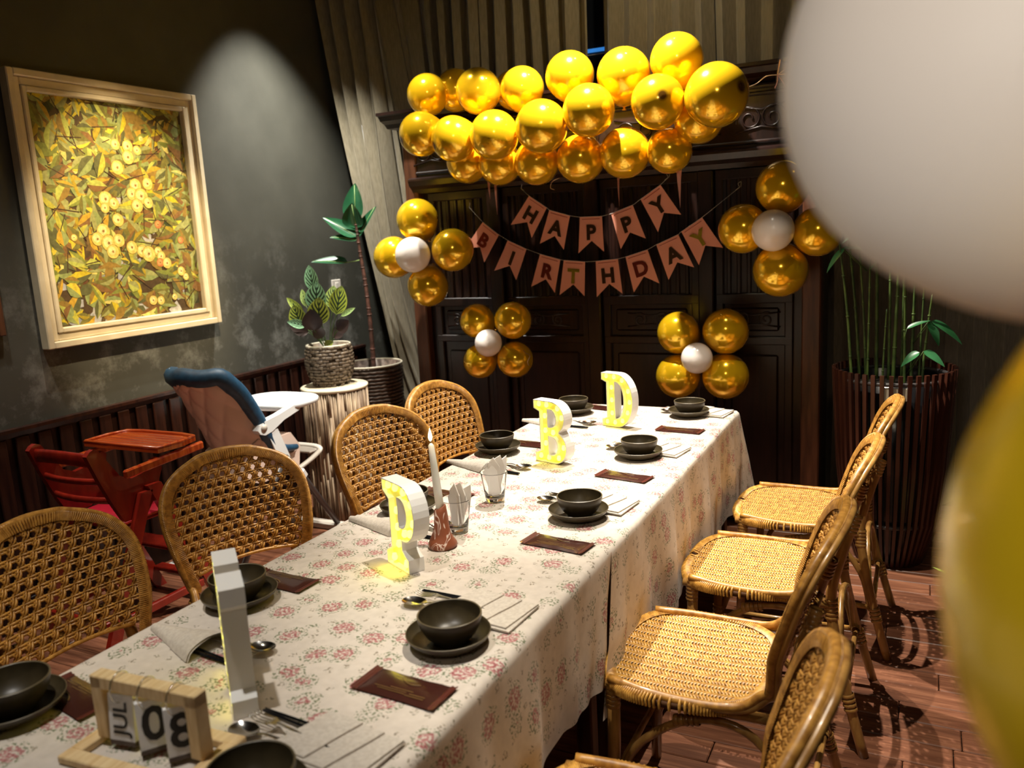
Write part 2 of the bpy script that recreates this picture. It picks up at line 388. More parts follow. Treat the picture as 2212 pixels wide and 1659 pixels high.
def text_obj(name, txt, size, mat, parent, matrix, bold=.0, extrude=.0006, label=None):
    me = text_mesh(txt, size, extrude, bold); me.materials.clear(); me.materials.append(mat); me.name = name
    o = bpy.data.objects.new(name, me); COL.objects.link(o); o.parent = parent; o.matrix_local = matrix
    if label: o['label'] = label
    return o

# ---------------------------------------------------------------- the room
XL, XR, YF, YB = -3.41, 2.4, -1.7, 4.95
fl = MB().box(((XL + XR) / 2, (YF + YB) / 2, -.07), (XR - XL, YB - YF, .10)).build('floor', M['floorbase'], kind='structure')
plank_me = {}
row = 0; y = -.2
while y < 4.7:
    x = XL + .002 - random.uniform(0, .9)
    while x < 1.7:
        x0 = max(x, XL + .002); x1 = min(x + 1.22, 1.9)
        if x1 - x0 > .08 and not (x1 > -1.4 and x0 < -.8 and False):
            L = round(x1 - x0, 3)
            if L not in plank_me:
                o = MB().box((0, 0, 0), (L - .003, .104, .02), bev=.003).build('plank', M['plank'], fl); plank_me[L] = o.data
            else:
                o = bpy.data.objects.new('plank', plank_me[L]); COL.objects.link(o); o.parent = fl
            o.location = ((x0 + x1) / 2, y + .0535, -.01)
        x += 1.22
    y += .107
MB().box((XL - .05, (YF + YB) / 2, CEIL / 2), (.1, YB - YF + .2, CEIL)).build('wall_left', M['wall'], kind='structure')
wb = MB()
wb.box(((XL - 1.95) / 2, YB + .05, CEIL / 2), (-1.95 - XL, .1, CEIL)); wb.box(((XR - 1.45) / 2, YB + .05, CEIL / 2), (XR + 1.45, .1, CEIL))
wb.box((-1.70, YB + .05, 1.0), (.5, .1, 2.0)); wb.box((-1.70, YB + .05, 3.15), (.5, .1, .3))
wb.build('wall_back', M['wall'], kind='structure')
MB().box((XR + .05, (YF + YB) / 2, CEIL / 2), (.1, YB - YF, CEIL)).build('wall_right', M['wall'], kind='structure')
MB().box(((XL + XR) / 2, YF - .05, CEIL / 2), (XR - XL + .2, .1, CEIL)).build('wall_front', M['wall'], kind='structure')
MB().box(((XL + XR) / 2, (YF + YB) / 2, CEIL + .05), (XR - XL + .2, YB - YF + .2, .1)).build('ceiling', M['ceil'], kind='structure')
# small window behind the curtain gap, seen as a dark slot with a blue line
wn = MB()
for dx in (-.235, .235): wn.box((-1.70 + dx, YB + .03, 2.5), (.03, .05, 1.0))
for dz in (2.015, 2.985): wn.box((-1.70, YB + .03, dz), (.5, .05, .03))
wn = wn.build('window_1', M['darkwood'], kind='structure')
MB().box((-1.70, YB + .05, 2.5), (.45, .008, .95)).build('pane', M['pane'], wn)
MB().box((-1.70, YB + .02, 2.598), (.44, .012, .020)).build('light_strip', M['bluelight'], wn, label='thin blue lit line')
MB().box((-1.70, YB + .02, 2.573), (.44, .01, .004)).build('glazing_bar', M['string'], wn)
# wainscot with its rail and slats
wc = MB().box((XL + .004, 2.1, .42), (.008, 4.9, .84)).build('trim_1', M['darkwood'], kind='structure')
MB().prism([(XL, .815), (XL + .022, .815), (XL + .036, .838), (XL + .036, .852), (XL, .852)], -.3, 4.52, 'y').build('rail', M['slat'], wc)
MB().box((XL + .014, 2.1, .06), (.014, 4.84, .12), bev=.003).build('plinth_board', M['darkwood'], wc)
s0 = MB().box((0, 0, 0), (.016, .062, .69), bev=.004).build('slat', M['slat'], wc); s0.location = (XL + .018, -.1, .469)
for i in range(1, 46):
    o = s0.copy(); COL.objects.link(o); o.location = (XL + .018, -.1 + i * .1, .469)
# wall switch
sw = empty('wall_switch', (XL + .005, 4.30, 1.262), 0, 'small white wall switch half hidden behind the striped leaves', 'switch')
MB().box((0, 0, 0), (.010, .088, .088), bev=.003).build('plate', M['switch'], sw)
MB().box((.007, 0, 0), (.006, .03, .05), bev=.002).build('rocker', M['switch'], sw)

# ---------------------------------------------------------------- curtains
def curtain(x0, x1, ylev, label, shear=False, amp=.05, pitch=.135, z1=3.28, z0=.02, ph=0, nx=None):
    W = x1 - x0; n = int(W / .011); nz = 22
    rnd = random.Random(int(x0 * 100) + 5); k = [rnd.uniform(-1, 1) for _ in range(12)]
    def P(u, v):
        z = z0 + (z1 - z0) * v; x = x0 + W * u
        a = 2 * PI * (x - x0) / pitch + .9 * math.sin(3.1 * u * W + k[0] * 3) + .5 * math.sin(9.0 * u * W + k[1] * 3) + ph
        s = math.sin(a); fold = amp * (1 if s > 0 else -1) * abs(s) ** .65
        y = ylev + fold + .010 * math.sin(2.3 * z + 5 * u)
        xx = x + .010 * math.sin(a * 2) + .010 * math.sin(1.7 * z + 9 * u)
        if shear:
            q = max(0, min(1, (-2.70 - x) / .70)); drop = max(0, 3.1 - z)
            xx += q * (.150 * drop + .006 * drop * drop)
            e = max(0, min(1, (xx + 2.98) / .22)); e = e * e * (3 - 2 * e); y += (4.34 - 4.63) * (1 - e) - .0
        return (xx, y, z)
    m = MB().grid(P, n, nz)
    return m.build('curtain', M['curtain'], label=label, cat='curtain', group=None)
curtain(-3.37, -2.42, 4.63, 'olive grey curtain in the left corner, folds slanting down behind the cabinet end', True, .045, .105)
curtain(-2.40, -1.735, 4.66, 'olive curtain length above the left half of the balloon garland', pitch=.115)
curtain(-1.665, -.55, 4.66, 'olive curtain length above the right half of the balloon garland', pitch=.125, ph=1)
curtain(-.50, 1.6, 4.70, 'dark olive curtain hanging behind the bamboo planter at right', pitch=.14, ph=2)
rod = MB().tube([(-3.36, 4.70, 3.285), (1.7, 4.70, 3.285)], .012, 8).build('curtain_rod', M['darkgrey'], label='dark metal rod carrying the olive curtains', cat='rod')

# ---------------------------------------------------------------- carved cabinet
cab = empty('cabinet', (-1.5575, 4.3, 0), 0, 'wide dark mahogany carved cabinet behind the balloons and banners', 'cabinet')
cx, cy = -1.5575, 4.3
def cpart(name, mb, mat, parent=None, label=None):
    if parent is None:
        mb.v = [(x - cx, y - cy, z) for x, y, z in mb.v]; parent = cab
    else:
        pl = parent.location; mb.v = [(x - cx - pl[0], y - cy - pl[1], z - pl[2]) for x, y, z in mb.v]
    return mb.build(name, mat, parent, label=label)
X0, X1, YC = -2.69, -.425, 4.10
cpart('carcass', MB().box(((X0 + X1) / 2, 4.33, 1.09), (X1 - X0 - .02, .36, 2.14)), M['darkwood'])
for xx in (X0 + .045, X1 - .045):
    cpart('side_post', MB().box((xx, YC + .05, 1.08), (.085, .11, 2.16), bev=.006), M['darkwood2'], label='browner end post')
prof = [(4.54, 2.165), (4.115, 2.165), (4.09, 2.185), (4.05, 2.20), (4.03, 2.222), (4.01, 2.226), (4.01, 2.242), (4.54, 2.242)]
cpart('cornice', MB().prism([(a, b_) for a, b_ in prof], X0 - .10, X1 + .10, 'x'), M['darkwood'])
cpart('frieze', MB().box(((X0 + X1) / 2, YC + .03, 2.01), (X1 - X0 - .18, .06, .30), bev=.004), M['darkwood'])
for z_ in (2.145, 2.115, 1.90): cpart('moulding', MB().box(((X0 + X1) / 2, YC + .0, z_), (X1 - X0 - .17, .03, .018), bev=.006), M['darkwood'])
def scroll(x, z, w_, h_, ph):
    m = MB()
    for sgn in (-1, 1):
        pts = []
        for i in range(26):
            t = i / 25; ang = t * 3.2 * PI; rad = (1 - t * .8) * h_ * .42
            pts.append((x + sgn * (w_ * .22 + math.cos(ang + ph) * rad), 0, z + math.sin(ang + ph) * rad))
        m.tube(pts, .0045, 5)
    m.tube([(x - w_ * .48, 0, z + h_ * .40), (x, 0, z + h_ * .25), (x + w_ * .48, 0, z + h_ * .40)], .0045, 5)
    m.tube([(x - w_ * .48, 0, z - h_ * .40), (x, 0, z - h_ * .25), (x + w_ * .48, 0, z - h_ * .40)], .0045, 5)
    return m
def carving(x, z, w_, h_, ph=0, yy=YC - .001):
    m = scroll(x, z, w_, h_, ph); m.v = [(a, yy + .0, c_) for a, b_, c_ in [(p[0], p[1], p[2]) for p in m.v]] if False else [(p[0], yy + p[1], p[2]) for p in m.v]
    cpart('carving', m, M['darkwood'])
for i, xx in enumerate((-2.50, -2.20, -1.90, -1.60, -1.30, -1.0, -.70)): carving(xx, 2.005, .24, .15, i, YC - .004)
# lower cornice ledge
prof = [(4.16, 1.79), (4.10, 1.79), (4.085, 1.812), (4.062, 1.83), (4.05, 1.858), (4.05, 1.868), (4.08, 1.878), (4.16, 1.878)]
cpart('ledge', MB().prism(prof, X0 + .055, X1 - .055, 'x'), M['darkwood'])
stiles = [-2.60, -2.13, -1.56, -.965, -.515]
for xx in stiles[1:4]: cpart('stile', MB().box((xx, YC + .03, .93), (.075, .07, 1.72), bev=.006), M['darkwood'])
for a, b_ in zip(stiles[:-1], stiles[1:]):
    l = a + .04; r_ = b_ - .04; cxm = (l + r_) / 2; wd = r_ - l
    dr = cpart('door', MB().box((cxm, YC + .075, .93), (wd, .03, 1.70), bev=.003), M['darkwood'])
    fr = MB()
    for z_, h_ in ((1.765, .05), (1.165, .05), (.955, .04), (.10, .09)): fr.box((cxm, YC + .045, z_), (wd, .035, h_), bev=.005)
    for xx in (l + .02, r_ - .02): fr.box((xx, YC + .046, .93), (.04, .034, 1.68), bev=.005)
    cpart('door_frame', fr, M['darkwood'], dr)
    n = int((wd - .08) / .045)
    for i in range(n):
        xx = l + .04 + (i + .5) * (wd - .08) / n
        cpart('lattice_slat', MB().box((xx, YC + .050, 1.465), (.022, .022, .56), bev=.005), M['darkwood'], dr)
    cpart('panel', MB().box((cxm, YC + .056, 1.06), (wd - .13, .03, .12), bev=.010), M['darkwood'], dr)
    cpart('panel', MB().box((cxm, YC + .056, .54), (wd - .13, .03, .70), bev=.014), M['darkwood'], dr)
    carving(cxm, 1.06, .26, .09, 1.0, YC + .040)

# ---------------------------------------------------------------- tables and cloths
TX, HW, TZ = -1.088, .388, .745
def table(name, y0, y1, label):
    t = empty(name, (TX, (y0 + y1) / 2, 0), 0, label, 'table', 'dining tables under the floral cloths')
    L = y1 - y0
    MB().box((0, 0, TZ - .015), (2 * HW - .012, L - .012, .028), bev=.003).build('tabletop', M['darkwood2'], t)
    for sx_ in (-1, 1):
        for sy in (-1, 1): MB().box((sx_ * (HW - .05), sy * (L / 2 - .06), (TZ - .03) / 2), (.045, .045, TZ - .03), bev=.004).build('leg', M['darkwood2'], t)
    return t
table('dining_table', .30, 1.87, 'near dining table, its top and legs under the closer floral cloth')
table('dining_table', 1.88, 3.47, 'far dining table, its top and legs under the farther floral cloth')
def cloth(y0, y1, z, dropl, dropr, dropn, dropf, label, seed, near):
    rnd = random.Random(seed); ks = [rnd.uniform(0, 6) for _ in range(8)]
    U0, U1 = -HW - dropl, HW + dropr; V0, V1 = y0 - dropn, y1 + dropf
    nu = 110; nv = int((V1 - V0) / .0155)
    us = [U0 + (U1 - U0) * i / nu for i in range(nu + 1)]; vs_ = [V0 + (V1 - V0) * j / nv for j in range(nv + 1)]
    def hang(d):
        R = .014
        if d <= 0: return 0, 0
        a = d / R
        if a < PI / 2: return R * math.sin(a), R * (1 - math.cos(a))
        return R, R + (d - R * PI / 2)
    def P(u, v):
        du = max(0, abs(u) - HW); su = 1 if u > 0 else -1
        dv = 0; sv = 1
        if v > y1: dv = v - y1
        elif v < y0: dv = y0 - v; sv = -1
        d = math.hypot(du, dv); o, dr = hang(d)
        bx = max(-HW, min(HW, u)); by = max(y0, min(y1, v))
        if d == 0:
            wr = .0012 * math.sin(7 * u + 3 * v + ks[0]) * math.sin(5 * v + ks[1]) 
            return (TX + bx, by, z + max(0, wr))
        cxu, cyv = du / d, dv / d
        corner = min(cxu, cyv) * 1.414
        amp = min(1, dr / .22)
        s_ = by * 1.0 + bx
        wave = .014 * math.sin(13 * s_ + ks[2] + 2 * dr) + .011 * math.sin(27 * s_ + ks[3] - 3 * dr) + .006 * math.sin(55 * s_ + ks[4] + 9 * dr)
        wave = max(wave, -.012)
        out = o + .012 * dr + amp * (.62 * wave * (1 - corner) + .006) + corner * dr * .20
        x = TX + bx + su * out * (cxu if dv > 0 else 1); yy = by + sv * out * (cyv if du > 0 else (1 if dv > 0 else 0))
        if near and v > y1 - .5: yy -= .42 * dr * ((v - (y1 - .5)) / .5) ** 2
        if (not near) and du > 0 and v < y0 + .3: yy -= .40 * dr * ((y0 + .3 - v) / .3) ** 2
        return (x, yy, z - dr)
    m = MB(); V = []; UV = []
    for u in us:
        for v in vs_: V.append(P(u, v)); UV.append((u + 5, v + 5))
    F = [(i * (nv + 1) + j, (i + 1) * (nv + 1) + j, (i + 1) * (nv + 1) + j + 1, i * (nv + 1) + j + 1) for i in range(nu) for j in range(nv)]
    m.add(V, F, True, UV)
    return m.build('tablecloth', M['cloth'], label=label, cat='tablecloth', group='floral tablecloths')
cloth(1.868, 3.485, .7475, .26, .395, 0, .36, 'rose-sprigged cream cloth on the far table, under the letters B and D', 3, False)
cloth(.30, 1.868, .7515, .26, .31, .25, 0, 'rose-sprigged cream cloth on the near table, its hem marking the seam', 5, True)
def zt(y): return .7528 if y < 1.868 else .7487

# ---------------------------------------------------------------- rattan chairs
BS = [0, .15, .3, .45, .6, .7, .8, .87, .93, .97, .99, 1.0]
BW = [.185, .205, .222, .234, .240, .236, .218, .190, .146, .098, .055, 0]
def bw(s): return interp(s, BS, BW)
def back_pt(x, s, off=0.0):
    y = .205 + .145 * s - .035 * (abs(x) / .24) ** 2 * min(1, 3 * s)
    z = .462 + .428 * s
    n = Vector((x * .30, -.95, .32)).normalized()
    return Vector((x, y, z)) + n * off
def rim_path(g):
    pts = [(g * .196, -.165, .468), (g * .215, -.06, .462), (g * .217, .06, .460), (g * .208, .15, .468), (g * .199, .195, .50)]
    for s in (.12, .22, .34, .46, .58, .69, .78, .86, .92, .965): 
        p = back_pt(g * bw(s), s); pts.append(tuple(p))
    return pts
def seat_out(t, inset=0.0):
    c, s = math.cos(t), math.sin(t); e = .62
    x = (.232 - inset) * math.copysign(abs(c) ** e, c); y = (.205 - inset) * math.copysign(abs(s) ** e, s) - .005
    if y > 0: x *= 1 - .45 * y
    return x, y
def seat_z(x, y): return .462 - .010 * (1 - (x / .23) ** 2) * (1 - (y / .21) ** 2) + .004 * 0
def seat_inside(x, y, inset=.012):
    sx_ = abs(x) / ((.232 - inset) * (1 - .45 * max(0, y))); sy = abs(y + .005) / (.205 - inset)
    return sx_ ** (2 / .62) + sy ** (2 / .62) < 1
def make_chair():
    root = empty('rattan_chair', (0, 0, 0), 0, 'x', 'chair', 'rattan chairs around the long table')
    # seat base
    m = MB(); n = 56; rings = [1, .8, .5, .2]
    V = []
    for q in rings:
        for i in range(n):
            x, y = seat_out(2 * PI * i / n); V.append((x * q, y * q, seat_z(x * q, y * q) - .004))
    for i in range(n):
        x, y = seat_out(2 * PI * i / n); V.append((x * 1.0, y * 1.0, .442))
    F = []
    for r_ in range(3):
        for i in range(n): F.append((r_ * n + i, r_ * n + (i + 1) % n, (r_ + 1) * n + (i + 1) % n, (r_ + 1) * n + i))
    F.append(tuple(3 * n + i for i in range(n)))
    for i in range(n): F.append((4 * n + i, 4 * n + (i + 1) % n, (i + 1) % n, i))
    F.append(tuple(4 * n + i for i in reversed(range(n))))
    m.add(V, F); seat = m.build('seat', M['caned'], root)
    # herringbone strands
    m = MB(); bwid = .0200; nb = 23
    for i in range(-nb // 2, nb // 2 + 1):
        xc = i * bwid; sg = 1 if i % 2 else -1
        j = 0; yy = -.215
        while yy < .21:
            if seat_inside(xc, yy):
                ang = sg * .62 + random.uniform(-.06, .06); L = .0140; wd = .0031
                d = Vector((math.cos(ang), math.sin(ang), 0)); q = Vector((-d.y, d.x, 0))
                c = Vector((xc, yy, 0)); V = []
                for a, ha in ((-1, -.0040), (-.5, .0018), (.5, .0018), (1, -.0040)):
                    for b_, hb in ((-1, -.001), (0, .0009), (1, -.001)):
                        p = c + d * a * L + q * b_ * wd; V.append((p.x, p.y, seat_z(p.x, p.y) - .001 + ha + hb))
                m.add(V, [(r_ * 3 + k, r_ * 3 + k + 1, r_ * 3 + k + 4, r_ * 3 + k + 3) for r_ in range(3) for k in range(2)])
            yy += .0082
    m.build('seat_weave', M['canel'], root, kind='stuff')
    # wrapped seat edge
    m = MB(); n = 210
    for i in range(n):
        x, y = seat_out(2 * PI * i / n); x2, y2 = seat_out(2 * PI * i / n, .022)
        o = Vector((x, y, 0)) - Vector((x2, y2, 0)); o.normalize()
        pts = [(x2, y2, seat_z(x2, y2) + .001), (x - o.x * .006, y - o.y * .006, .4665), (x + o.x * .006, y + o.y * .006, .458), (x + o.x * .004, y + o.y * .004, .440)]
        m.tube(pts, .0036, 4, caps=False)
    m.build('seat_edge_wrapping', M['canel'], root, kind='stuff')
    # outer rim that sweeps from the seat sides up around the back
    L = smooth_path(rim_path(-1), 5); top = smooth_path([tuple(back_pt(-bw(.965), .965)), tuple(back_pt(-.075, .985)), tuple(back_pt(0, 1.0)), tuple(back_pt(.075, .985)), tuple(back_pt(bw(.965), .965))], 5)
    R_ = list(reversed([Vector((-p.x, p.y, p.z)) for p in L]))
    full = L[:-1] + top[:-1] + R_
    m = MB().tube(full, .0115, 8)
    m.build('rim', M['cane'], root)
    out2 = [p + Vector((0, .014, -.004)) for p in full]
    MB().tube(out2, .009, 7).build('outer_rim', M['pole'], root)
    # open six-way cane weave in the back
    m = MB(); a = .0345; sp = a * .866; H = .456
    def inside(x, t):
        s = t / H
        if s < .17 + .05 * (1 - (x / .2) ** 2) or s > .985: return False
        return abs(x) < bw(s) - .020 and s < .955 + .0 * x
    for k, ang in enumerate((0, PI / 3, 2 * PI / 3)):
        d = (math.cos(ang), math.sin(ang)); q = (-d[1], d[0])
        for i in range(-14, 15):
            for pr in (-.0041, .0041):
                off = (i + .5) * sp + pr; cur = []
                nst = 110
                for j in range(nst + 1):
                    tt = -.36 + .72 * j / nst
                    x = d[0] * tt + q[0] * off; t = .23 + d[1] * tt + q[1] * off
                    if inside(x, t):
                        ph = tt / (a / 2) * PI + k * 2.1 + i * PI
                        cur.append(back_pt(x, t / H, .0035 * math.sin(ph)))
                    else:
                        if len(cur) > 4: m.tube(cur, .0038, 4, caps=False, flat=.6, up=(0, -1, .4))
                        cur = []
                if len(cur) > 4: m.tube(cur, .0038, 4, caps=False, flat=.6, up=(0, -1, .4))
    m.build('back_weave', M['cane'], root, kind='stuff')
    # dense wrapping just inside the rim
    m = MB()
    for i in range(2, len(full) - 2):
        for f_ in (0, .5):
            p = full[i].lerp(full[i + 1], f_)
            s = (p.z - .462) / .428
            if s < .06: continue
            tx, ts = (0, s * H); c = Vector((0 - p.x, .24 - s * H)) if s > .55 else Vector((-p.x, .02 * (1 - s)))
            c.normalize(); lim = .027
            pts = []
            for q in (-.004, .006, .017, lim):
                x = p.x + c.x * q; t = s * H + c.y * q; ss = max(0.02, min(1, t / H))
                pts.append(back_pt(x, ss, .0085 if q < .02 else (.006 if q < .03 else -.002)))
            pts = [p + Vector((0, .010, .004))] + pts
            m.tube(pts, .0036, 4, caps=False)
    m.build('back_edge_wrapping', M['cane'], root, kind='stuff')
    # lower weave border
    pts = [back_pt(x, .17 + .05 * (1 - (x / .2) ** 2), .0) for x in [(-.17 + .34 * i / 14) for i in range(15)]]
    MB().tube(pts, .006, 6).build('lower_back_rail', M['cane'], root)
    # legs
    def ringwrap(mb, p0, p1, r_, step=.011):
        p0 = Vector(p0); p1 = Vector(p1); k = max(1, int((p1 - p0).length / step)); t = (p1 - p0).normalized()
        for i in range(k + 1):
            c = p0.lerp(p1, i / k); mb.tube([c - t * .0055, c - t * .003, c + t * .003, c + t * .0055], [r_ * .9, r_, r_, r_ * .9], 9, caps=False)
    for g in (-1, 1):
        m = MB().tube([(g * .188, -.158, .462), (g * .188, -.160, .30), (g * .195, -.172, .0)], [.0165, .0165, .0145], 10)
        ringwrap(m, (g * .188, -.158, .455), (g * .188, -.160, .395), .0195); ringwrap(m, (g * .190, -.164, .20), (g * .190, -.165, .17), .0185)
        m.build('leg', M['pole'], root)
        path = smooth_path([(g * .225, .345, 0), (g * .205, .285, .22), (g * .185, .245, .44), (g * .168, .268, .58), (g * .150, .305, .70)], 4)
        m = MB().tube(path, [.0145 + .002 * i / (len(path) - 1) for i in range(len(path))], 10)
        ringwrap(m, (g * .213, .307, .135), (g * .209, .297, .175), .0195); ringwrap(m, (g * .187, .248, .40), (g * .184, .246, .45), .0195); ringwrap(m, (g * .156, .292, .655), (g * .150, .305, .70), .0185)
        m.build('leg', M['pole'], root)
        # side rail under the seat with rounded end, arch brace, stretcher
        m = MB().tube([(g * .190, -.185, .448), (g * .196, -.10, .446), (g * .192, .24, .440)], .013, 9); m.build('side_rail', M['pole'], root)
        pts = smooth_path([(g * .192, -.165, .14), (g * .197, -.10, .30), (g * .195, .03, .40), (g * .193, .16, .40), (g * .198, .25, .30), (g * .206, .285, .17)], 5)
        m = MB().tube(pts, .0105, 8); ringwrap(m, (g * .196, .0, .395), (g * .195, .05, .405), .0145); m.build('arch_brace', M['pole'], root)
        m = MB().tube([(g * .191, -.165, .18), (g * .208, .295, .18)], .0095, 8); m.build('stretcher', M['pole'], root)
    pts = smooth_path([(-.206, .285, .17), (-.15, .27, .34), (0, .262, .405), (.15, .27, .34), (.206, .285, .17)], 6)
    MB().tube(pts, .010, 8).build('arch_brace', M['pole'], root)
    MB().tube([(-.19, -.165, .19), (.19, -.165, .19)], .009, 8).build('stretcher', M['pole'], root)
    m = MB().tube([(-.207, .292, .19), (.207, .292, .19)], .009, 8); ringwrap(m, (-.205, .292, .19), (-.18, .292, .19), .0145); ringwrap(m, (.18, .292, .19), (.205, .292, .19), .0145)
    m.build('stretcher', M['pole'], root)
    m = MB().tube([(-.166, .274, .60), (0, .264, .585), (.166, .274, .60)], .0115, 8); ringwrap(m, (-.16, .274, .60), (-.10, .270, .595), .016); ringwrap(m, (.10, .270, .595), (.16, .274, .60), .016)
    m.build('back_crossbar', M['pole'], root)
    return root
ch0 = make_chair()
CH = [  # x, y, facing yaw (deg, 0 = +X), label
    (-.45, 1.22, 180, 'nearest right-hand rattan chair, cut off by the bottom edge of the picture'),
    (-.49, 1.93, 180, 'right-hand rattan chair whose woven seat shows largest, level with the cloth seam'),
    (-.455, 2.57, 180, 'right-hand rattan chair, third from the viewer, beside the far cloth'),
    (-.415, 3.17, 180, 'farthest right-hand rattan chair, its back against the slatted planter'),
    (-1.71, 1.24, -2, 'nearest left-hand rattan chair, its back cut off by the left edge'),
    (-1.74, 1.80, -22, 'left-hand rattan chair behind the white edge-on letter'),
    (-1.62, 2.52, -14, 'left-hand rattan chair behind the burning candle'),
    (-1.66, 3.09, -6, 'farthest left-hand rattan chair, its back split by a shadow edge'),
]
for i, (x, y, a, lab) in enumerate(CH):
    o = ch0 if i == 0 else copy_tree(ch0)
    yaw = math.radians(a); F = (math.cos(yaw), math.sin(yaw))
    o.location = (x, y, 0); o.rotation_euler = (0, 0, math.atan2(F[0], -F[1])); o['label'] = lab

# ---------------------------------------------------------------- balloons
bm_ = MB(); pr = []
for i in range(29):
    th = PI * i / 28; r_ = math.sin(th); z = math.cos(th)
    if z < 0: z *= 1.0 + .16 * (-z) ** 3; r_ *= 1 - .10 * (-math.cos(th)) ** 2
    pr.append((max(r_, .0005), z))
bm_.lathe(pr, 48)
gold_me = None
def balloon(name, p, r_, mat, tipdir, label, group, cat='balloon', knot=M['knot'], stretch=1.0):
    global gold_me
    key = mat.name
    if key not in balloon.cache:
        o = bm_.build(name, mat); balloon.cache[key] = o.data
    else:
        o = bpy.data.objects.new(name, balloon.cache[key]); COL.objects.link(o)
    o.location = p; o.scale = (r_, r_, r_ * stretch)
    o.rotation_euler = Vector(tipdir).to_track_quat('Z', 'Y').to_euler()
    tagit(o, label, cat, group)
    if balloon.k is None:
        k = MB().tube([(0, 0, -1.13), (0, 0, -1.19), (0, 0, -1.22), (0, 0, -1.27)], [.05, .035, .06, .085], 8).build('knot', knot, o); balloon.k = k.data
    else:
        k = bpy.data.objects.new('knot', balloon.k); COL.objects.link(k); k.parent = o
    return o
balloon.cache = {}; balloon.k = None
GAR = [
 ((-2.336, 3.84, 2.269, .107), 'leftmost gold balloon of the garland top row'),
 ((-2.245, 3.98, 2.297, .111), 'gold balloon second from left in the garland top row, half hidden'),
 ((-2.027, 3.82, 2.248, .114), 'gold balloon third from left in the garland top row, orange below'),
 ((-1.916, 4.0, 2.261, .102), 'gold balloon mostly hidden behind the darker one at top left centre of the garland'),
 ((-1.789, 3.83, 2.232, .107), 'darker gold balloon fourth from left along the garland top, not in the beam'),
 ((-1.545, 3.85, 2.262, .117), 'gold balloon at the middle of the garland top row'),
 ((-1.276, 3.85, 2.234, .125), 'tall gold balloon just right of the middle in the garland top row'),
 ((-1.026, 3.85, 2.266, .119), 'highest gold balloon of the garland, upper right'),
 ((-2.293, 3.68, 2.056, .111), 'leftmost gold balloon of the garland middle row'),
 ((-2.106, 3.68, 2.015, .113), 'second gold balloon of the garland middle row, orange shaded'),
 ((-1.880, 3.68, 2.011, .119), 'third gold balloon of the garland middle row, reflecting the room'),
 ((-1.629, 3.68, 2.026, .124), 'fourth gold balloon of the garland middle row, left of centre'),
 ((-1.391, 3.68, 2.072, .119), 'gold balloon at the centre of the garland, fifth in the middle row'),
 ((-1.068, 3.68, 2.072, .118), 'gold balloon right of centre with a small nozzle mark facing out'),
 ((-.812, 3.68, 2.071, .135), 'largest gold balloon at the right end of the garland'),
 ((-2.131, 3.85, 1.914, .109), 'leftmost gold balloon of the garland bottom row'),
 ((-1.944, 3.85, 1.894, .112), 'second gold balloon of the garland bottom row'),
 ((-1.738, 3.85, 1.881, .113), 'third gold balloon of the garland bottom row, above the first pink flag'),
 ((-1.506, 3.85, 1.877, .117), 'fourth gold balloon of the garland bottom row, lowest one'),
 ((-1.281, 3.85, 1.885, .120), 'gold balloon in the bottom row with a lit trapezoid patch'),
 ((-1.067, 3.85, 1.876, .105), 'last gold balloon of the garland bottom row, above the top flag with letter Y'),
 ((-.929, 3.85, 2.005, .113), 'gold balloon tucked under the largest one at the garland right end'),
]
rb = random.Random(4)
for i, ((x, y, z, r_), lab) in enumerate(GAR):
    d = Vector((x * -.30 - .25 + rb.uniform(-.35, .35), -1, (z - 2.08) * 1.8 + rb.uniform(-.3, .25)))
    if i in (5, 6, 7, 4): d = Vector((rb.uniform(-.2, .2), -.35, 1))
    if i in (8, 9): d = Vector((-.62, -.75, -.28))
    if i == 13: d = Vector((.45, -.92, .10))
    if i == 14: d = Vector((1.0, -.55, .1))
    if i == 12: d = Vector((.15, -1, .15))
    balloon('gold_balloon', (x, y, z), r_, M['goldtip' if i in (8, 9, 13, 14) else 'gold'], d, lab, 'gold balloons of the garland')
FL = {
 'upper left flower': ([(-2.499, 3.91, 1.640, .115), (-2.670, 3.91, 1.442, .117), (-2.289, 3.91, 1.468, .116), (-2.461, 3.91, 1.277, .114)], (-2.474, 3.80, 1.455, .096), ['top', 'left', 'right', 'bottom']),
 'upper right flower': ([(-.576, 3.91, 1.677, .116), (-.746, 3.91, 1.505, .113), (-.426, 3.91, 1.477, .109), (-.582, 3.91, 1.313, .122)], (-.598, 3.80, 1.492, .091), ['top', 'left', 'right', 'bottom']),
 'lower left flower': ([(-2.164, 3.91, 1.083, .095), (-1.948, 3.91, 1.085, .100), (-2.160, 3.91, .862, .095), (-1.947, 3.91, .876, .098)], (-2.045, 3.80, .979, .072), ['upper left', 'upper right', 'lower left', 'lower right']),
 'lower right flower': ([(-1.055, 3.91, 1.023, .103), (-.831, 3.91, 1.031, .108), (-1.061, 3.91, .810, .108), (-.832, 3.91, .817, .110)], (-.941, 3.80, .919, .073), ['upper left', 'upper right', 'lower left', 'lower right'])}
for nm, (pet, cen, words) in FL.items():
    for (x, y, z, r_), wd in zip(pet, words):
        d = Vector((x - cen[0], -.10, z - cen[2])).normalized() + Vector((0, -.15, 0))
        balloon('gold_balloon', (x, y, z), r_, M['gold'], d, 'gold petal balloon at the %s of the %s on the cabinet' % (wd, nm), 'gold petals of the balloon flowers')
    balloon('white_balloon', cen[:3], cen[3], M['whiteb'], (.2, -1, .3), 'small white balloon at the centre of the %s on the cabinet' % nm, 'white centres of the balloon flowers')
balloon('white_balloon', (.0429, .4941, 1.6135), .1156, M['whitenear'], (-.3, -.4, 1), 'huge blurred white balloon filling the upper right corner', None, stretch=1.0)
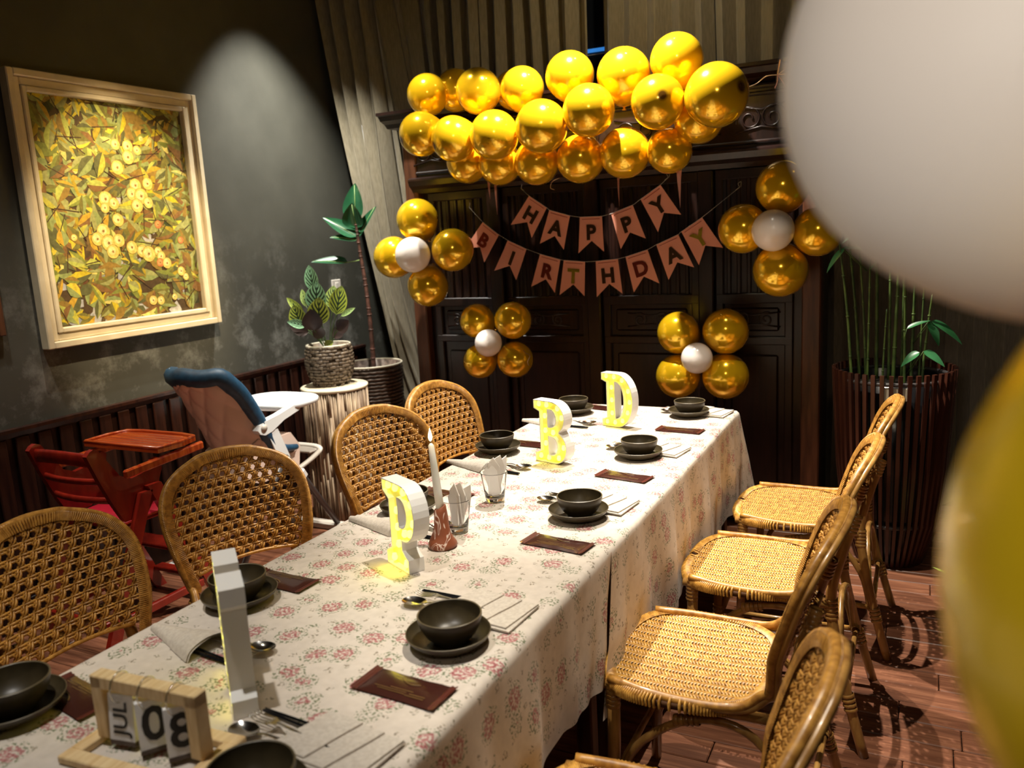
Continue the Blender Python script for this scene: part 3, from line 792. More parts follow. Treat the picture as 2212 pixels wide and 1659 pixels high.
balloon('gold_balloon', (.1165, .3866, 1.3996), .1067, M['goldnear'], (.0, .0, -1), 'huge blurred yellow-gold balloon at the lower right edge', None, stretch=1.30)

# ribbons
def ribbon(name, pts, r_, mat, label, group=None, flat=.35):
    return MB().tube(smooth_path(pts, 6), r_, 6, flat=flat).build(name, mat, label=label, cat='ribbon', group=group)
bow = empty('ribbon_bow', (-.60, 3.93, 2.16), 0, 'curled gold ribbon tied at the cornice right of the garland', 'ribbon')
MB().tube(smooth_path([(0, 0, 0), (-.05, 0, .0), (-.10, 0, -.03), (-.17, -.1, -.06)], 5), .0022, 5).build('string', M['ribbon'], bow)
MB().tube(smooth_path([(0, 0, 0), (.05, -.01, .025), (.095, 0, .035), (.10, .01, .015), (.06, 0, .0), (0, 0, 0)], 6), .0028, 5).build('loop', M['ribbon'], bow)
MB().tube(smooth_path([(0, 0, 0), (.006, 0, .035), (.012, -.01, .060)], 5), .0045, 5).build('tail', M['ribbon'], bow)
MB().tube(smooth_path([(0, 0, 0), (.02, 0, -.03), (.035, 0, -.055)], 5), .0028, 5).build('tail', M['ribbonp'], bow)
MB().tube(smooth_path([(0, 0, 0), (-.002, 0, -.03), (-.012, 0, -.055)], 5), .0028, 5).build('tail', M['ribbonp'], bow)
RG = 'ribbon tails hanging under the garland'
def tail(x, y, z0, z1, wd, label):
    m = MB().add([(x - wd, y, z0), (x + wd, y, z0), (x + wd * .3, y + .002, (z0 + z1) / 2), (x + .001, y, z1), (x - wd * .6, y - .002, (z0 + z1) / 2), (x - wd, y + .003, z0), (x + wd, y + .003, z0), (x + wd * .3, y + .005, (z0 + z1) / 2), (x + .001, y + .003, z1), (x - wd * .6, y + .001, (z0 + z1) / 2)],
        [(0, 1, 2, 4), (4, 2, 3), (5, 6, 7, 9), (9, 7, 8), (0, 1, 6, 5), (1, 2, 7, 6), (2, 3, 8, 7), (3, 4, 9, 8), (4, 0, 5, 9)], False)
    m.build('ribbon_tail', M['ribbonp'], label=label, cat='ribbon', group=RG)
tail(-2.055, 3.93, 1.84, 1.722, .010, 'short pink ribbon end below the second balloon of the bottom row')
tail(-2.012, 3.92, 1.85, 1.640, .009, 'longer pink ribbon end beside the short one under the garland left half')
tail(-1.335, 3.90, 1.80, 1.640, .006, 'thin dark ribbon end under the balloon with the lit patch')
tail(-1.030, 3.88, 1.86, 1.615, .018, 'wide reddish ribbon end right of the bottom row')
ribbon('ribbon_curl', [(-1.655, 3.93, 1.80), (-1.690, 3.92, 1.785), (-1.700, 3.92, 1.755), (-1.680, 3.92, 1.745)], .004, M['ribbon'], 'small silvery ribbon curl under the garland centre')
ribbon('ribbon_curl', [(-1.89, 3.88, .94), (-1.86, 3.86, .92), (-1.835, 3.86, .905), (-1.845, 3.85, .875), (-1.840, 3.85, .855)], .0022, M['ribbon'], 'thin ribbon curl on the right of the lower left balloon flower')

# ---------------------------------------------------------------- letter banners
def banner(name, label, flags, ends, foils):
    YB_ = 4.035
    b0 = empty(name, (flags[len(flags) // 2][1], YB_, flags[len(flags) // 2][2]), 0, label, 'banner', 'birthday banners on the cabinet')
    ox, oy, oz = b0.location
    L = [ends[0]] + [q for f in flags for q in ((f[1], f[2]), (f[3], f[4]))] + [ends[1]]
    MB().tube([(x - ox, -.006 if 0 < i < len(L) - 1 else 0, z - oz) for i, (x, z) in enumerate(L)], .0011, 5).build('string', M['string'], b0)
    for e, sg in ((ends[0], -1), (ends[1], 1)):
        m = MB().tube(smooth_path([(e[0] - ox, 0, e[1] - oz), (e[0] - ox - .008 * sg, 0, e[1] - oz + .016), (e[0] - ox + .006, 0, e[1] - oz + .024), (e[0] - ox + .004, 0, e[1] - oz)], 5), .0009, 4)
        m.tube([(e[0] - ox, 0, e[1] - oz), (e[0] - ox + .02 * sg * -1, 0, e[1] - oz - .012)], .0009, 4); m.build('bow', M['string'], b0)
    for (ch, x0, z0, x1, z1), fo in zip(flags, foils):
        ang = math.atan2(z1 - z0, x1 - x0); W = .120; H = .178; nt_ = .056
        c, s = math.cos(ang), math.sin(ang); mx, mz = (x0 + x1) / 2 - ox, (z0 + z1) / 2 - oz
        poly = [(-W / 2, 0), (-W / 2 - .006, -H * .5), (-W / 2 - .013, -H - .006), (0.002, -H + nt_), (W / 2 + .008, -H), (W / 2 + .004, -H * .5), (W / 2, 0)]
        n = len(poly); V = []
        curl = random.uniform(-.006, .008)
        for t in (0, .0012):
            for px, pz in poly:
                V.append((mx + px * c - pz * s, t - .004 + curl * (pz / H) ** 2, mz + px * s + pz * c))
        F = [(0, 1, 5, 6), (1, 2, 3), (1, 3, 5), (3, 4, 5)]; F += [tuple(i + n for i in reversed(f)) for f in F] + [(i, (i + 1) % n, n + (i + 1) % n, n + i) for i in range(n)]
        fg = MB().add(V, F, False).build('flag', M['flag'], b0)
        MB().tube([(mx - W * .40 * c + .012 * s, -.0055, mz - W * .40 * s - .012 * c), (mx + W * .40 * c + .012 * s, -.0055, mz + W * .40 * s - .012 * c)], .0013, 5).build('fold_line', M['flagline'], fg)
        mat = Matrix.Translation((mx + .083 * s, -.0085 + curl * .2, mz - .083 * c)) @ Euler((0, -ang, 0)).to_matrix().to_4x4() @ Euler((PI / 2, 0, 0)).to_matrix().to_4x4()
        text_obj('letter', ch, .102, M[fo], fg, mat, bold=.0042)
    return b0
banner('happy_banner', 'upper pink pennant string spelling HAPPY in dark foil letters', [('H', -1.875, 1.73, -1.774, 1.661), ('A', -1.762, 1.649, -1.647, 1.613), ('P', -1.594, 1.603, -1.471, 1.601), ('P', -1.428, 1.609, -1.304, 1.648), ('Y', -1.27, 1.67, -1.163, 1.735)], [(-1.922, 1.77), (-1.126, 1.767)], ['foil'] * 5)
banner('birthday_banner', 'lower pink pennant string spelling BIRTHDAY in dark and gold foil letters', [('B', -2.155, 1.605, -2.07, 1.539), ('I', -2.014, 1.505, -1.904, 1.453), ('R', -1.829, 1.425, -1.709, 1.39), ('T', -1.694, 1.387, -1.572, 1.375), ('H', -1.516, 1.376, -1.393, 1.384), ('D', -1.357, 1.391, -1.235, 1.425), ('A', -1.195, 1.445, -1.079, 1.492), ('Y', -1.069, 1.502, -0.961, 1.568)], [(-2.241, 1.692), (-.786, 1.696)], ['foilr', 'foil', 'foilr', 'foily', 'foil', 'foilr', 'foil', 'foily'])

# ---------------------------------------------------------------- place settings
def proto_bowl():
    p = [(.0, .003), (.028, .003), (.030, 0), (.034, 0), (.036, .005), (.050, .018), (.060, .036), (.064, .052), (.0645, .058)]
    q = [(.0645, .058), (.063, .0598), (.0612, .058)]
    i_ = [(.0612, .058), (.0605, .050), (.056, .036), (.046, .019), (.030, .010), (.0, .008)]
    return p, q, i_
bowl_p = {}
def bowl(x, y, z, lab):
    if not bowl_p:
        p, q, i_ = proto_bowl(); m = MB().lathe(p, 44); m.lathe(i_, 44)
        o = m.build('bowl', M['bowl']); MB().lathe(q, 44).build('rim', M['bowlrim'], o, label='lighter brown rim'); bowl_p['o'] = o
    else: o = copy_tree(bowl_p['o'])
    o.location = (x, y, z); tagit(o, lab, 'bowl', 'dark stoneware bowls on the table'); return o
sau_p = {}
def saucer(x, y, z, lab):
    if not sau_p:
        m = MB().lathe([(.0, .0015), (.040, .0015), (.042, 0), (.048, 0), (.050, .003), (.070, .011), (.082, .022), (.085, .029)], 48)
        m.lathe([(.0832, .029), (.080, .023), (.068, .0145), (.048, .0075), (.0, .0065)], 48)
        o = m.build('saucer', M['bowl']); MB().lathe([(.085, .029), (.0841, .0305), (.0832, .029)], 48).build('rim', M['bowlrim'], o, label='lighter brown rim'); sau_p['o'] = o
    else: o = copy_tree(sau_p['o'])
    o.location = (x, y, z); o.rotation_euler = (0, 0, random.uniform(0, 6)); tagit(o, lab, 'saucer', 'dark stoneware saucers on the table'); return o
pk_p = {}
def packet(x, y, ang, lab):
    if not pk_p:
        root = empty('wipe_packet')
        def P(u, v):
            a, b_ = u * 2 - 1, v * 2 - 1
            return (a * .078, b_ * (.0375 + .002 * a * a), .002 + .0045 * (1 - a * a) ** .5 * (1 - b_ * b_) ** .6 + .0004 * math.sin(9 * a + 5 * b_))
        m = MB().grid(P, 16, 8); m.grid(lambda u, v: ((u * 2 - 1) * .078, (v * 2 - 1) * (.0375 + .002 * (u * 2 - 1) ** 2), .0004), 16, 1)
        m.build('pouch', M['packet'], root)
        for s in (-1, 1):
            MB().grid(lambda u, v: (s * (.077 + .015 * u), (v * 2 - 1) * .040, .0028 + .0014 * math.sin(u * 9) + .002 * u), 5, 2).build('crimped_end', M['packetlip'], root)
        for k, (a, b_, c_, d_) in enumerate([(-.060, .024, .040, .0011), (-.060, .018, .034, .0011), (-.018, .022, .060, .0009), (-.018, .0165, .070, .0009), (-.030, .011, .050, .0009)]):
            MB().box((a + c_ / 2, b_, .0067), (c_, d_, .0005)).build('print_line', M['goldprint'], root)
        MB().tube(smooth_path([(-.03, -.012, .0071), (-.012, -.007, .0073), (.004, -.012, .0073), (.012, -.018, .007)], 4), .0010, 4).build('printed_swoosh', M['goldprint'], root)
        pk_p['o'] = root; o = root
    else: o = copy_tree(pk_p['o'])
    o.location = (x, y, zt(y)); o.rotation_euler = (0, 0, ang); tagit(o, lab, 'packet', 'dark brown wipe packets on the table'); return o
cut_p = {}
def cutlery(x, y, ang, tag_, where):
    # heads point along local -X; handles run to +X into the napkin
    if not cut_p:
        sp = empty('spoon')
        def P(u, v):
            th = v * 2 * PI; r_ = u; xx = -.080 + math.cos(th) * .030 * r_; yy = math.sin(th) * .0205 * r_ * (1 - .12 * math.cos(th))
            return (xx, yy, .004 + .0085 * r_ * r_)
        m = MB().grid(P, 6, 24); m.build('spoon_bowl', M['steel'], sp)
        MB().tube(smooth_path([(-.052, 0, .011), (-.035, 0, .014), (.0, 0, .012), (.085, 0, .008)], 4), .0032, 6, flat=.5, up=(0, 0, 1)).build('handle', M['steel'], sp)
        fk = empty('fork'); 
        for i in range(4):
            yy = (i - 1.5) * .0062
            MB().tube(smooth_path([(-.100, yy, .013), (-.085, yy, .008), (-.062, yy, .010), (-.050, yy * .7, .012)], 3), [.0010] * 4 + [.0016] * 6, 5).build('tine', M['steel'], fk)
        MB().grid(lambda u, v: (-.054 + .024 * u, (v - .5) * .024 * (1 - .75 * u), .012 + .002 * u), 5, 4).build('fork_neck', M['steel'], fk)
        MB().tube([(-.036, 0, .014), (0, 0, .0125), (.085, 0, .008)], .0030, 6, flat=.5, up=(0, 0, 1)).build('handle', M['steel'], fk)
        cs = MB().tube([(-.105, 0, .0045), (.095, 0, .0045)], [.0030, .0040], 4, smooth=False).build('chopstick', M['black'])
        cut_p['s'] = sp; cut_p['f'] = fk; cut_p['c'] = cs; S, F_, C1 = sp, fk, cs; C2 = copy_tree(cs)
    else:
        S, F_, C1, C2 = copy_tree(cut_p['s']), copy_tree(cut_p['f']), copy_tree(cut_p['c']), copy_tree(cut_p['c'])
    c, s = math.cos(ang), math.sin(ang)
    for o, dy, da, dz, nm, cat in ((S, -.026, .10, 0, 'steel spoon', 'spoon'), (F_, -.002, -.04, .004, 'steel fork', 'fork'), (C1, .026, -.02, 0, 'inner black chopstick', 'chopstick'), (C2, .036, .03, 0, 'outer black chopstick', 'chopstick')):
        o.location = (x - dy * s, y + dy * c, zt(y) + dz); o.rotation_euler = (0, 0, ang + da)
        tagit(o, nm + ' in the napkin ' + where, cat, cat + 's tucked into napkins')
nap_p = {}
def napkin(x, y, ang, kind, lab):
    if kind not in nap_p:
        if kind == 'flat':
            root = empty('napkin')
            def sheet(x0, x1, y0, y1, z, name, skew=0.0, th=.0035):
                def P(u, v):
                    a = x0 + (x1 - x0) * u + skew * (v - .5); b_ = y0 + (y1 - y0) * v
                    return (a, b_, z + .0012 * math.sin(40 * a + 3) * math.sin(33 * b_))
                def Q(u, v):
                    p = P(u, v); return (p[0], p[1], p[2] - th)
                m = MB().grid(P, 14, 12); m.grid(Q, 14, 12)
                for e in range(2):
                    m.grid(lambda u, v: (P(u, e) if v < .5 else Q(u, e)), 14, 1); m.grid(lambda u, v: (P(e, u) if v < .5 else Q(e, u)), 12, 1)
                m.build(name, M['linen'], root)
            sheet(-.085, .092, -.062, .068, .006, 'bottom_fold'); sheet(-.083, .086, -.056, .066, .0098, 'pocket', .01)
            sheet(-.080, .040, -.052, .065, .0134, 'top_flap', .022); sheet(-.078, -.005, -.048, .064, .0168, 'top_flap', .022)
        else:
            root = empty('napkin')
            def P(u, v, k=1.0, e=0):
                hw = .010 + .045 * u; b_ = (v * 2 - 1)
                return (-.115 + .20 * u, b_ * hw + .006 * (1 - u), .001 + e + k * (.010 + .016 * u) * math.sqrt(max(0, 1 - b_ * b_)) * (1 + .05 * math.sin(9 * u)))
            m = MB().grid(lambda u, v: P(u, v), 22, 14); m.grid(lambda u, v: (P(u, v)[0], P(u, v)[1], .0008), 22, 2); m.build('cone', M['linen'], root)
            for a, b_, e in ((.60, .80, .0016), (.78, 1.0, .0030)):
                MB().grid(lambda u, v: (P(a + (b_ - a) * u + .05 * (v - .5), v, 1.05, e)[0], P(a + (b_ - a) * u, v)[1] * 1.03, P(a + (b_ - a) * u, v, 1.05, e * math.sin(PI * v))[2] + .0003), 6, 14).build('pleat', M['linen'], root)
        nap_p[kind] = root; o = root
    else: o = copy_tree(nap_p[kind])
    o.location = (x, y, zt(y)); o.rotation_euler = (0, 0, ang); tagit(o, lab, 'napkin', 'folded cream napkins on the table'); return o
PL = [ # side, bowl xy, packet (x,y,ang), napkin (x,y,ang), where
    ('R', (-.845, .765), None, (-.815, .915, -.10), 'at the bottom edge, right of the wooden calendar'),
    ('R', (-.820, 1.285), (-.813, 1.112, -.06), (-.812, 1.428, -.07), 'at the nearest full right-hand place'),
    ('R', (-.848, 2.050), (-.822, 1.838, -.12), (-.822, 2.165, -.12), 'at the right-hand place just beyond the cloth seam'),
    ('R', (-.876, 2.685), (-.848, 2.450, -.16), (-.825, 2.778, -.16), 'at the right-hand place opposite the letter B'),
    ('R', (-.866, 3.345), (-.835, 3.090, -.09), (-.800, 3.400, -.16), 'at the far right corner beside the letter D'),
    ('L', (-1.425, .790), (-1.372, .868, -.15), None, 'at the near left corner beside the wooden calendar'),
    ('L', (-1.372, 1.285), (-1.360, 1.408, -.05), (-1.345, 1.100, -.12), 'at the left-hand place behind the white edge-on letter'),
    ('L', (-1.345, 1.940), (-1.325, 2.115, -.10), (-1.355, 1.805, -.10), 'at the left-hand place behind the letter P'),
    ('L', (-1.395, 2.620), (-1.345, 2.748, -.05), (-1.395, 2.420, -.15), 'at the left-hand place in front of the letter B'),
    ('L', (-1.360, 3.290), (-1.315, 3.415, -.20), (-1.405, 3.075, -.10), 'at the far left place behind the letter B')]
for sd, (bx, by), pk, nk, wh in PL:
    saucer(bx, by, zt(by), 'dark olive saucer ' + wh)
    bowl(bx + (.004 if sd == 'R' else -.004), by + .002, zt(by) + .0068, 'dark olive bowl on its saucer ' + wh)
    if pk: packet(pk[0], pk[1], pk[2] + (PI if sd == 'R' else 0), 'flat dark brown wipe packet ' + wh)
    if nk:
        if sd == 'R': napkin(nk[0], nk[1], nk[2], 'flat', 'cream napkin folded in layers ' + wh); cutlery(nk[0] - .085, nk[1] + .006, nk[2], '', wh)
        else: napkin(nk[0], nk[1], nk[2], 'cone', 'cream napkin folded to a point ' + wh); cutlery(nk[0] + .105, nk[1], nk[2] + PI, '', wh)

# ---------------------------------------------------------------- glasses of tissues
def glass(x, y, rz, lab, lab2):
    m = MB().lathe([(.0, .0), (.026, .0), (.0285, .003), (.0335, .045), (.0415, .092), (.0422, .0935), (.0405, .0935), (.0395, .092), (.0315, .045), (.0255, .014), (.0, .012)], 40)
    m.build('glass', M['glassm'], label=lab, cat='glass', group='tumblers holding tissues', loc=(x, y, zt(y)))
    r0 = empty('folded_tissues', (x, y, zt(y) + .018), rz, lab2, 'tissues', 'folded tissues standing in tumblers')
    for i, (dx, dy, tilt, lean, yaw, h, w_) in enumerate([(-.004, .010, .10, .10, .1, .112, .046), (.006, .003, -.14, .05, -.2, .104, .044), (-.006, -.005, .20, -.08, .25, .096, .040), (.004, -.010, -.24, -.10, -.1, .090, .038), (0, .0, .30, .02, .5, .110, .030)]):
        # a sheet folded to a point
        poly = [(-w_ * .35, 0), (w_ * .35, 0), (w_ * .62, h * .72), (w_ * .30, h), (-w_ * .5, h * .80)]
        m = MB().prism(poly, -.0016, .0016, 'y'); m.prism([(-w_ * .30, .002), (w_ * .33, .002), (w_ * .55, h * .66), (-w_ * .15, h * .86)], .002, .0040, 'y')
        R = (Euler((0, 0, yaw)).to_matrix() @ Euler((lean, tilt, 0)).to_matrix())
        m.v = [tuple(R @ Vector((p[0] * 1.0, p[1], p[2] * 1.14)) + Vector((dx, dy, 0))) for p in m.v]
        m.build('tissue', M['paperw'], r0)
glass(-1.143, 2.108, .5, 'clear tumbler standing beyond the cloth seam, left of centre', 'white folded tissues fanned in the tumbler beyond the seam')
glass(-1.118, 1.838, -.3, 'clear tumbler right behind the marbled candle holder', 'white folded tissues in the tumbler behind the candle holder')

# ---------------------------------------------------------------- candle
hx, hy = -1.100, 1.728
m = MB(); n = 40; V = []; prof = [(.0, .0), (.034, .0), (.0375, .005), (.036, .013), (.029, .024), (.024, .038), (.0215, .055), (.0195, .075), (.0165, .095), (.0145, .108), (.0125, .109), (.0118, .100), (.0, .099)]
for k, (r_, z) in enumerate(prof):
    for i in range(n):
        th = 2 * PI * i / n; wv = 1 + .07 * math.sin(2 * th + z * 60) * (1 if .02 < z < .105 else .3) + .04 * math.sin(3 * th - z * 90) * (1 if .02 < z < .105 else 0)
        zz = z + (.006 * math.sin(th + 1) if k in (9, 10) else 0)
        V.append((math.cos(th) * r_ * wv, math.sin(th) * r_ * wv, zz))
m.add(V, [(a * n + i, a * n + (i + 1) % n, (a + 1) * n + (i + 1) % n, (a + 1) * n + i) for a in range(len(prof) - 1) for i in range(n)])
m.build('candle_holder', M['terra'], label='brown and white marbled clay candle holder beside the letter P', cat='candle holder', loc=(hx, hy, zt(hy)))
cd = empty('candle', (hx, hy, zt(hy) + .101), 0, 'tall white taper candle burning in the marbled holder', 'candle')
lean = Vector((-.060, -.03, 1)).normalized()
MB().tube([lean * t for t in (0, .05, .12, .172, .178)], [.0112, .0108, .0092, .0075, .003], 14).build('wax_taper', M['wax'], cd)
MB().tube([lean * .176, lean * .188], .0009, 5).build('wick', M['black'], cd)
MB().lathe([(.0004, 0), (.0035, .004), (.0052, .011), (.0042, .019), (.0018, .028), (.0003, .034)], 12).build('flame', M['flame'], cd, loc=lean * .183)
pl = bpy.data.lights.new('candle_light', 'POINT'); pl.energy = .35; pl.color = (1, .65, .3); pl.shadow_soft_size = .008
plo = bpy.data.objects.new('candle_light', pl); COL.objects.link(plo); plo.location = Vector((hx, hy, zt(hy) + .101)) + lean * .225

# ---------------------------------------------------------------- marquee letters
def arc(cx_, cz_, rx, rz, a0, a1, n=14): return [(cx_ + rx * math.cos(math.radians(a0 + (a1 - a0) * i / n)), cz_ + rz * math.sin(math.radians(a0 + (a1 - a0) * i / n))) for i in range(n + 1)]
def offset_poly(poly, d):
    n = len(poly); area = sum(poly[i][0] * poly[(i + 1) % n][1] - poly[(i + 1) % n][0] * poly[i][1] for i in range(n))
    sg = 1 if area > 0 else -1; out = []
    for i in range(n):
        p0, p1, p2 = Vector(poly[i - 1]), Vector(poly[i]), Vector(poly[(i + 1) % n])
        e1 = (p1 - p0).normalized(); e2 = (p2 - p1).normalized()
        n1 = Vector((-e1.y, e1.x)) * sg; n2 = Vector((-e2.y, e2.x)) * sg
        bis = (n1 + n2); L = max(bis.length, .5); bis.normalize(); out.append(tuple(p1 + bis * d / max(.5, L / 2)))
    return out
def marquee(ch, outer, holes, bulbs, loc, ang, label, lit=True, depth=.043):
    root = empty('marquee_letter', loc, ang, label, 'letter light', 'light-up marquee letters on the table')
    m = MB(); th = .0028; rec = .016
    def wall(poly, inward):
        inn = offset_poly(poly, th * (1 if inward else -1)); n = len(poly)
        def ring(pa, pb, ya, yb):
            V = [(p[0], ya, p[1]) for p in pa] + [(p[0], yb, p[1]) for p in pb]
            m.add(V, [(i, (i + 1) % n, n + (i + 1) % n, n + i) for i in range(n)], False)
        ring(poly, poly, 0, depth); ring(poly, inn, 0, 0); ring(inn, inn, 0, rec)
        return inn
    wall(outer, True)
    for h in holes: wall(h, False)
    loops = [[Vector((p[0], p[1], 0)) for p in outer]] + [[Vector((p[0], p[1], 0)) for p in h] for h in holes]
    flat_ = [p for l in loops for p in l]; tri = tessellate_polygon(loops)
    m.build('side_wall', M['letterw'], root)
    MB().add([(p.x, depth, p.y) for p in flat_], [tuple(t) for t in tri], False).build('back_panel', M['letterw'], root)
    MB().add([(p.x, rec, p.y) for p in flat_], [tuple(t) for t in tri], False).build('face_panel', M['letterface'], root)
    for bx, bz in bulbs:
        MB().lathe([(.0001, -.0085), (.0040, -.0072), (.0070, -.0035), (.0078, .001), (.0060, .0065), (.0055, .010)], 14).build('bulb', M['bulb'], root, loc=(bx, .0075, bz), rot=(0, 0, 0))
    # one soft light in the tray stands for the led string
    return root
P_out = [(0, 0), (.108, 0), (.108, .034), (.096, .040), (.082, .052), (.082, .076)] + arc(.090, .148, .060, .072, -90, 90) + [(0, .22), (0, .190), (.010, .184), (.028, .172), (.028, .050), (.012, .040), (0, .034)]
P_hole = [(.074, .112)] + arc(.086, .148, .026, .036, -90, 90, 10) + [(.074, .184)]
B_out = [(0, 0), (.082, 0)] + arc(.086, .060, .062, .060, -90, 62) + arc(.082, .163, .060, .057, -52, 90) + [(0, .22), (0, .190), (.026, .180), (.026, .040), (0, .030)]
B_h1 = [(.066, .030)] + arc(.080, .062, .026, .032, -90, 90, 10) + [(.066, .094)]
B_h2 = [(.066, .130)] + arc(.078, .160, .024, .030, -90, 90, 10) + [(.066, .190)]
D_out = [(0, 0), (.070, 0)] + arc(.072, .11, .078, .11, -90, 90, 18) + [(0, .22), (0, .192), (.024, .182), (.024, .038), (0, .028)]
D_hole = [(.066, .036)] + arc(.070, .11, .036, .074, -90, 90, 12) + [(.066, .184)]
H_out = [(0, 0), (.080, 0), (.080, .030), (.064, .042), (.064, .090), (.136, .090), (.136, .042), (.120, .030), (.120, 0), (.20, 0), (.20, .030), (.184, .042), (.184, .178), (.20, .190), (.20, .22), (.120, .22), (.120, .190), (.136, .178), (.136, .128), (.064, .128), (.064, .178), (.080, .190), (.080, .22), (0, .22), (0, .190), (.016, .178), (.016, .042), (0, .030)]
aP = math.atan2(-.053, .103)
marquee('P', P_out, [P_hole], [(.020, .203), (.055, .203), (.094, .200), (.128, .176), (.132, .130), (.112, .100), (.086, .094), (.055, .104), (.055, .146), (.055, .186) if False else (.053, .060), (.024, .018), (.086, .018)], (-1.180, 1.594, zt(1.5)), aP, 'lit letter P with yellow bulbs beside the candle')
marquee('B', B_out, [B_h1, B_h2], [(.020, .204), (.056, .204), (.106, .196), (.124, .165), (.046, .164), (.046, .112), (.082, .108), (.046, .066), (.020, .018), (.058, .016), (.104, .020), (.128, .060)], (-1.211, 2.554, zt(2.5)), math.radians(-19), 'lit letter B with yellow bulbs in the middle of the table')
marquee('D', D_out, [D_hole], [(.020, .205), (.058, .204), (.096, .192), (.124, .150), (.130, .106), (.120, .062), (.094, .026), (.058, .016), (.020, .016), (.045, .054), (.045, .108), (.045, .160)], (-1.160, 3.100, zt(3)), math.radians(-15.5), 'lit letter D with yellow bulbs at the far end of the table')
aH = math.radians(-41)
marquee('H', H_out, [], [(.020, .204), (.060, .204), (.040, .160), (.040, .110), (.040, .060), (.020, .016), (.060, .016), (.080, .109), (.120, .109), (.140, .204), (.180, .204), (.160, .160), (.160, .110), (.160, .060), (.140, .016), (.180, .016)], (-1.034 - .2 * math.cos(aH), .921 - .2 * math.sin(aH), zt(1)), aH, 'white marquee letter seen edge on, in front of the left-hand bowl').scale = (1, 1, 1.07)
def pt(name, loc, e, rad=.012):
    l = bpy.data.lights.new(name, 'POINT'); l.energy = e; l.color = (1, .80, .03); l.shadow_soft_size = rad
    o = bpy.data.objects.new(name, l); COL.objects.link(o); o.location = loc
def loc_on(origin, ang, x, y, z): return (origin[0] + x * math.cos(ang) - y * math.sin(ang), origin[1] + x * math.sin(ang) + y * math.cos(ang), .752 + z)
for (og, an, pts, e) in (((-1.180, 1.594), aP, [(.03, .022), (.08, .022)], .045), ((-1.211, 2.554), math.radians(-19), [(.03, .022), (.10, .03)], .025), ((-1.160, 3.10), math.radians(-15.5), [(.04, .025), (.1, .025)], .015)):
    for x, z in pts: pt('letter_led', loc_on(og, an, x, -.022, z), e)

# ---------------------------------------------------------------- block calendar
ca = math.radians(4.0)
cal = empty('block_calendar', (-1.089, .797, zt(.8)), ca, 'small pine desk calendar with hanging blocks reading JUL 08', 'calendar')
for y_ in (-.052, .062): MB().box((0, y_, .007), (.262, .026, .014), bev=.002).build('base_rail', M['pine'], cal)
for x_ in (-.118, .118): MB().box((x_, .005, .007), (.026, .09, .014), bev=.002).build('base_rail', M['pine'], cal)
for x_ in (-.099, .099): MB().box((x_, .010, .068), (.024, .026, .108), bev=.0015).build('post', M['pine'], cal)
MB().box((0, .010, .113), (.222, .026, .022), bev=.0015).build('crossbar', M['pine'], cal)
for (x_, yaw, txt, sz, rot, lab) in ((-.058, .10, 'JUL', .050, 1, 'block printed JUL sideways'), (.000, .90, '0', .100, 0, 'block printed 0'), (.060, .80, '8', .100, 0, 'block printed 8')):
    rg = MB().tube([(x_ + .0 * math.cos(t), .010 + .021 * math.cos(t), .105 + .026 * math.sin(t)) for t in [2 * PI * i / 20 for i in range(20)]], .0011, 6, closed=True).build('ring', M['steel'], cal)
    bk = MB().box((0, 0, 0), (.050, .026, .080), bev=.001).build('block', M['card'], cal, loc=(x_, .014, .054), rot=(-.10, 0, yaw), label=lab)
    MB().box((0, 0, -.0440), (.050, .026, .008), bev=.001).build('block_end', M['cardend'], bk)
    mt = Matrix.Translation((0, -.0136, -.002)) @ Euler((PI / 2, 0, 0)).to_matrix().to_4x4()
    if rot: mt = mt @ Euler((0, 0, PI / 2)).to_matrix().to_4x4()
    text_obj('print', txt, sz * .78, M['ink'], bk, mt, bold=.0016 if not rot else .0004, extrude=.0003)

# ---------------------------------------------------------------- painting
px = XL + .002
pa = empty('framed_painting', (px, 2.757, 1.738), 0, 'large cream-framed oil painting of fruit among yellow-green leaves', 'painting')
FH, FW = .582, .496
def framering(name, hw, hh, wd, x0, x1, mat, bev=.004):
    for s in (-1, 1):
        MB().box(((x0 + x1) / 2, s * (hw - wd / 2), 0), (x1 - x0, wd, 2 * hh), bev=bev).build(name, mat, pa)
        MB().box(((x0 + x1) / 2, 0, s * (hh - wd / 2)), (x1 - x0, 2 * hw - 2 * wd, wd), bev=bev).build(name, mat, pa)
framering('frame_outer', FW, FH, .030, 0, .052, M['frame'])
framering('frame_middle', FW - .030, FH - .030, .034, 0, .032, M['frame'])
framering('frame_inner', FW - .064, FH - .064, .022, 0, .040, M['frame'])
CW, CH_ = FW - .086, FH - .086
m = MB(); COLS = []
rp = random.Random(11)
def q(poly, col, lvl):
    k = len(m.v); V = [(.012 + lvl * .000003, max(-CW, min(CW, a)), max(-CH_, min(CH_, b_))) for a, b_ in poly]
    m.add(V, [tuple(range(len(V)))], False); COLS.extend([col] * len(V))
q([(-CW, -CH_), (CW, -CH_), (CW, CH_), (-CW, CH_)], (.075, .045, .018), 0)
lv = 1
for i in range(150):
    x, y = rp.uniform(-CW, CW), rp.uniform(-CH_, CH_); r_ = rp.uniform(.02, .05)
    pale = (y < -.28 and rp.random() < .75) or (abs(x - .10) < .16 and abs(y + .12) < .22 and rp.random() < .55)
    c = rp.choice([(.36, .36, .36), (.28, .29, .31), (.44, .42, .38)]) if pale else rp.choice([(.05, .06, .02), (.12, .05, .02), (.10, .09, .02), (.16, .10, .03), (.03, .035, .015)])
    n = rp.randint(4, 6); a0 = rp.uniform(0, 6)
    q([(x + r_ * rp.uniform(.5, 1.2) * math.cos(a0 + 2 * PI * k / n), y + r_ * rp.uniform(.5, 1.2) * math.sin(a0 + 2 * PI * k / n)) for k in range(n)], c, lv); lv += 1
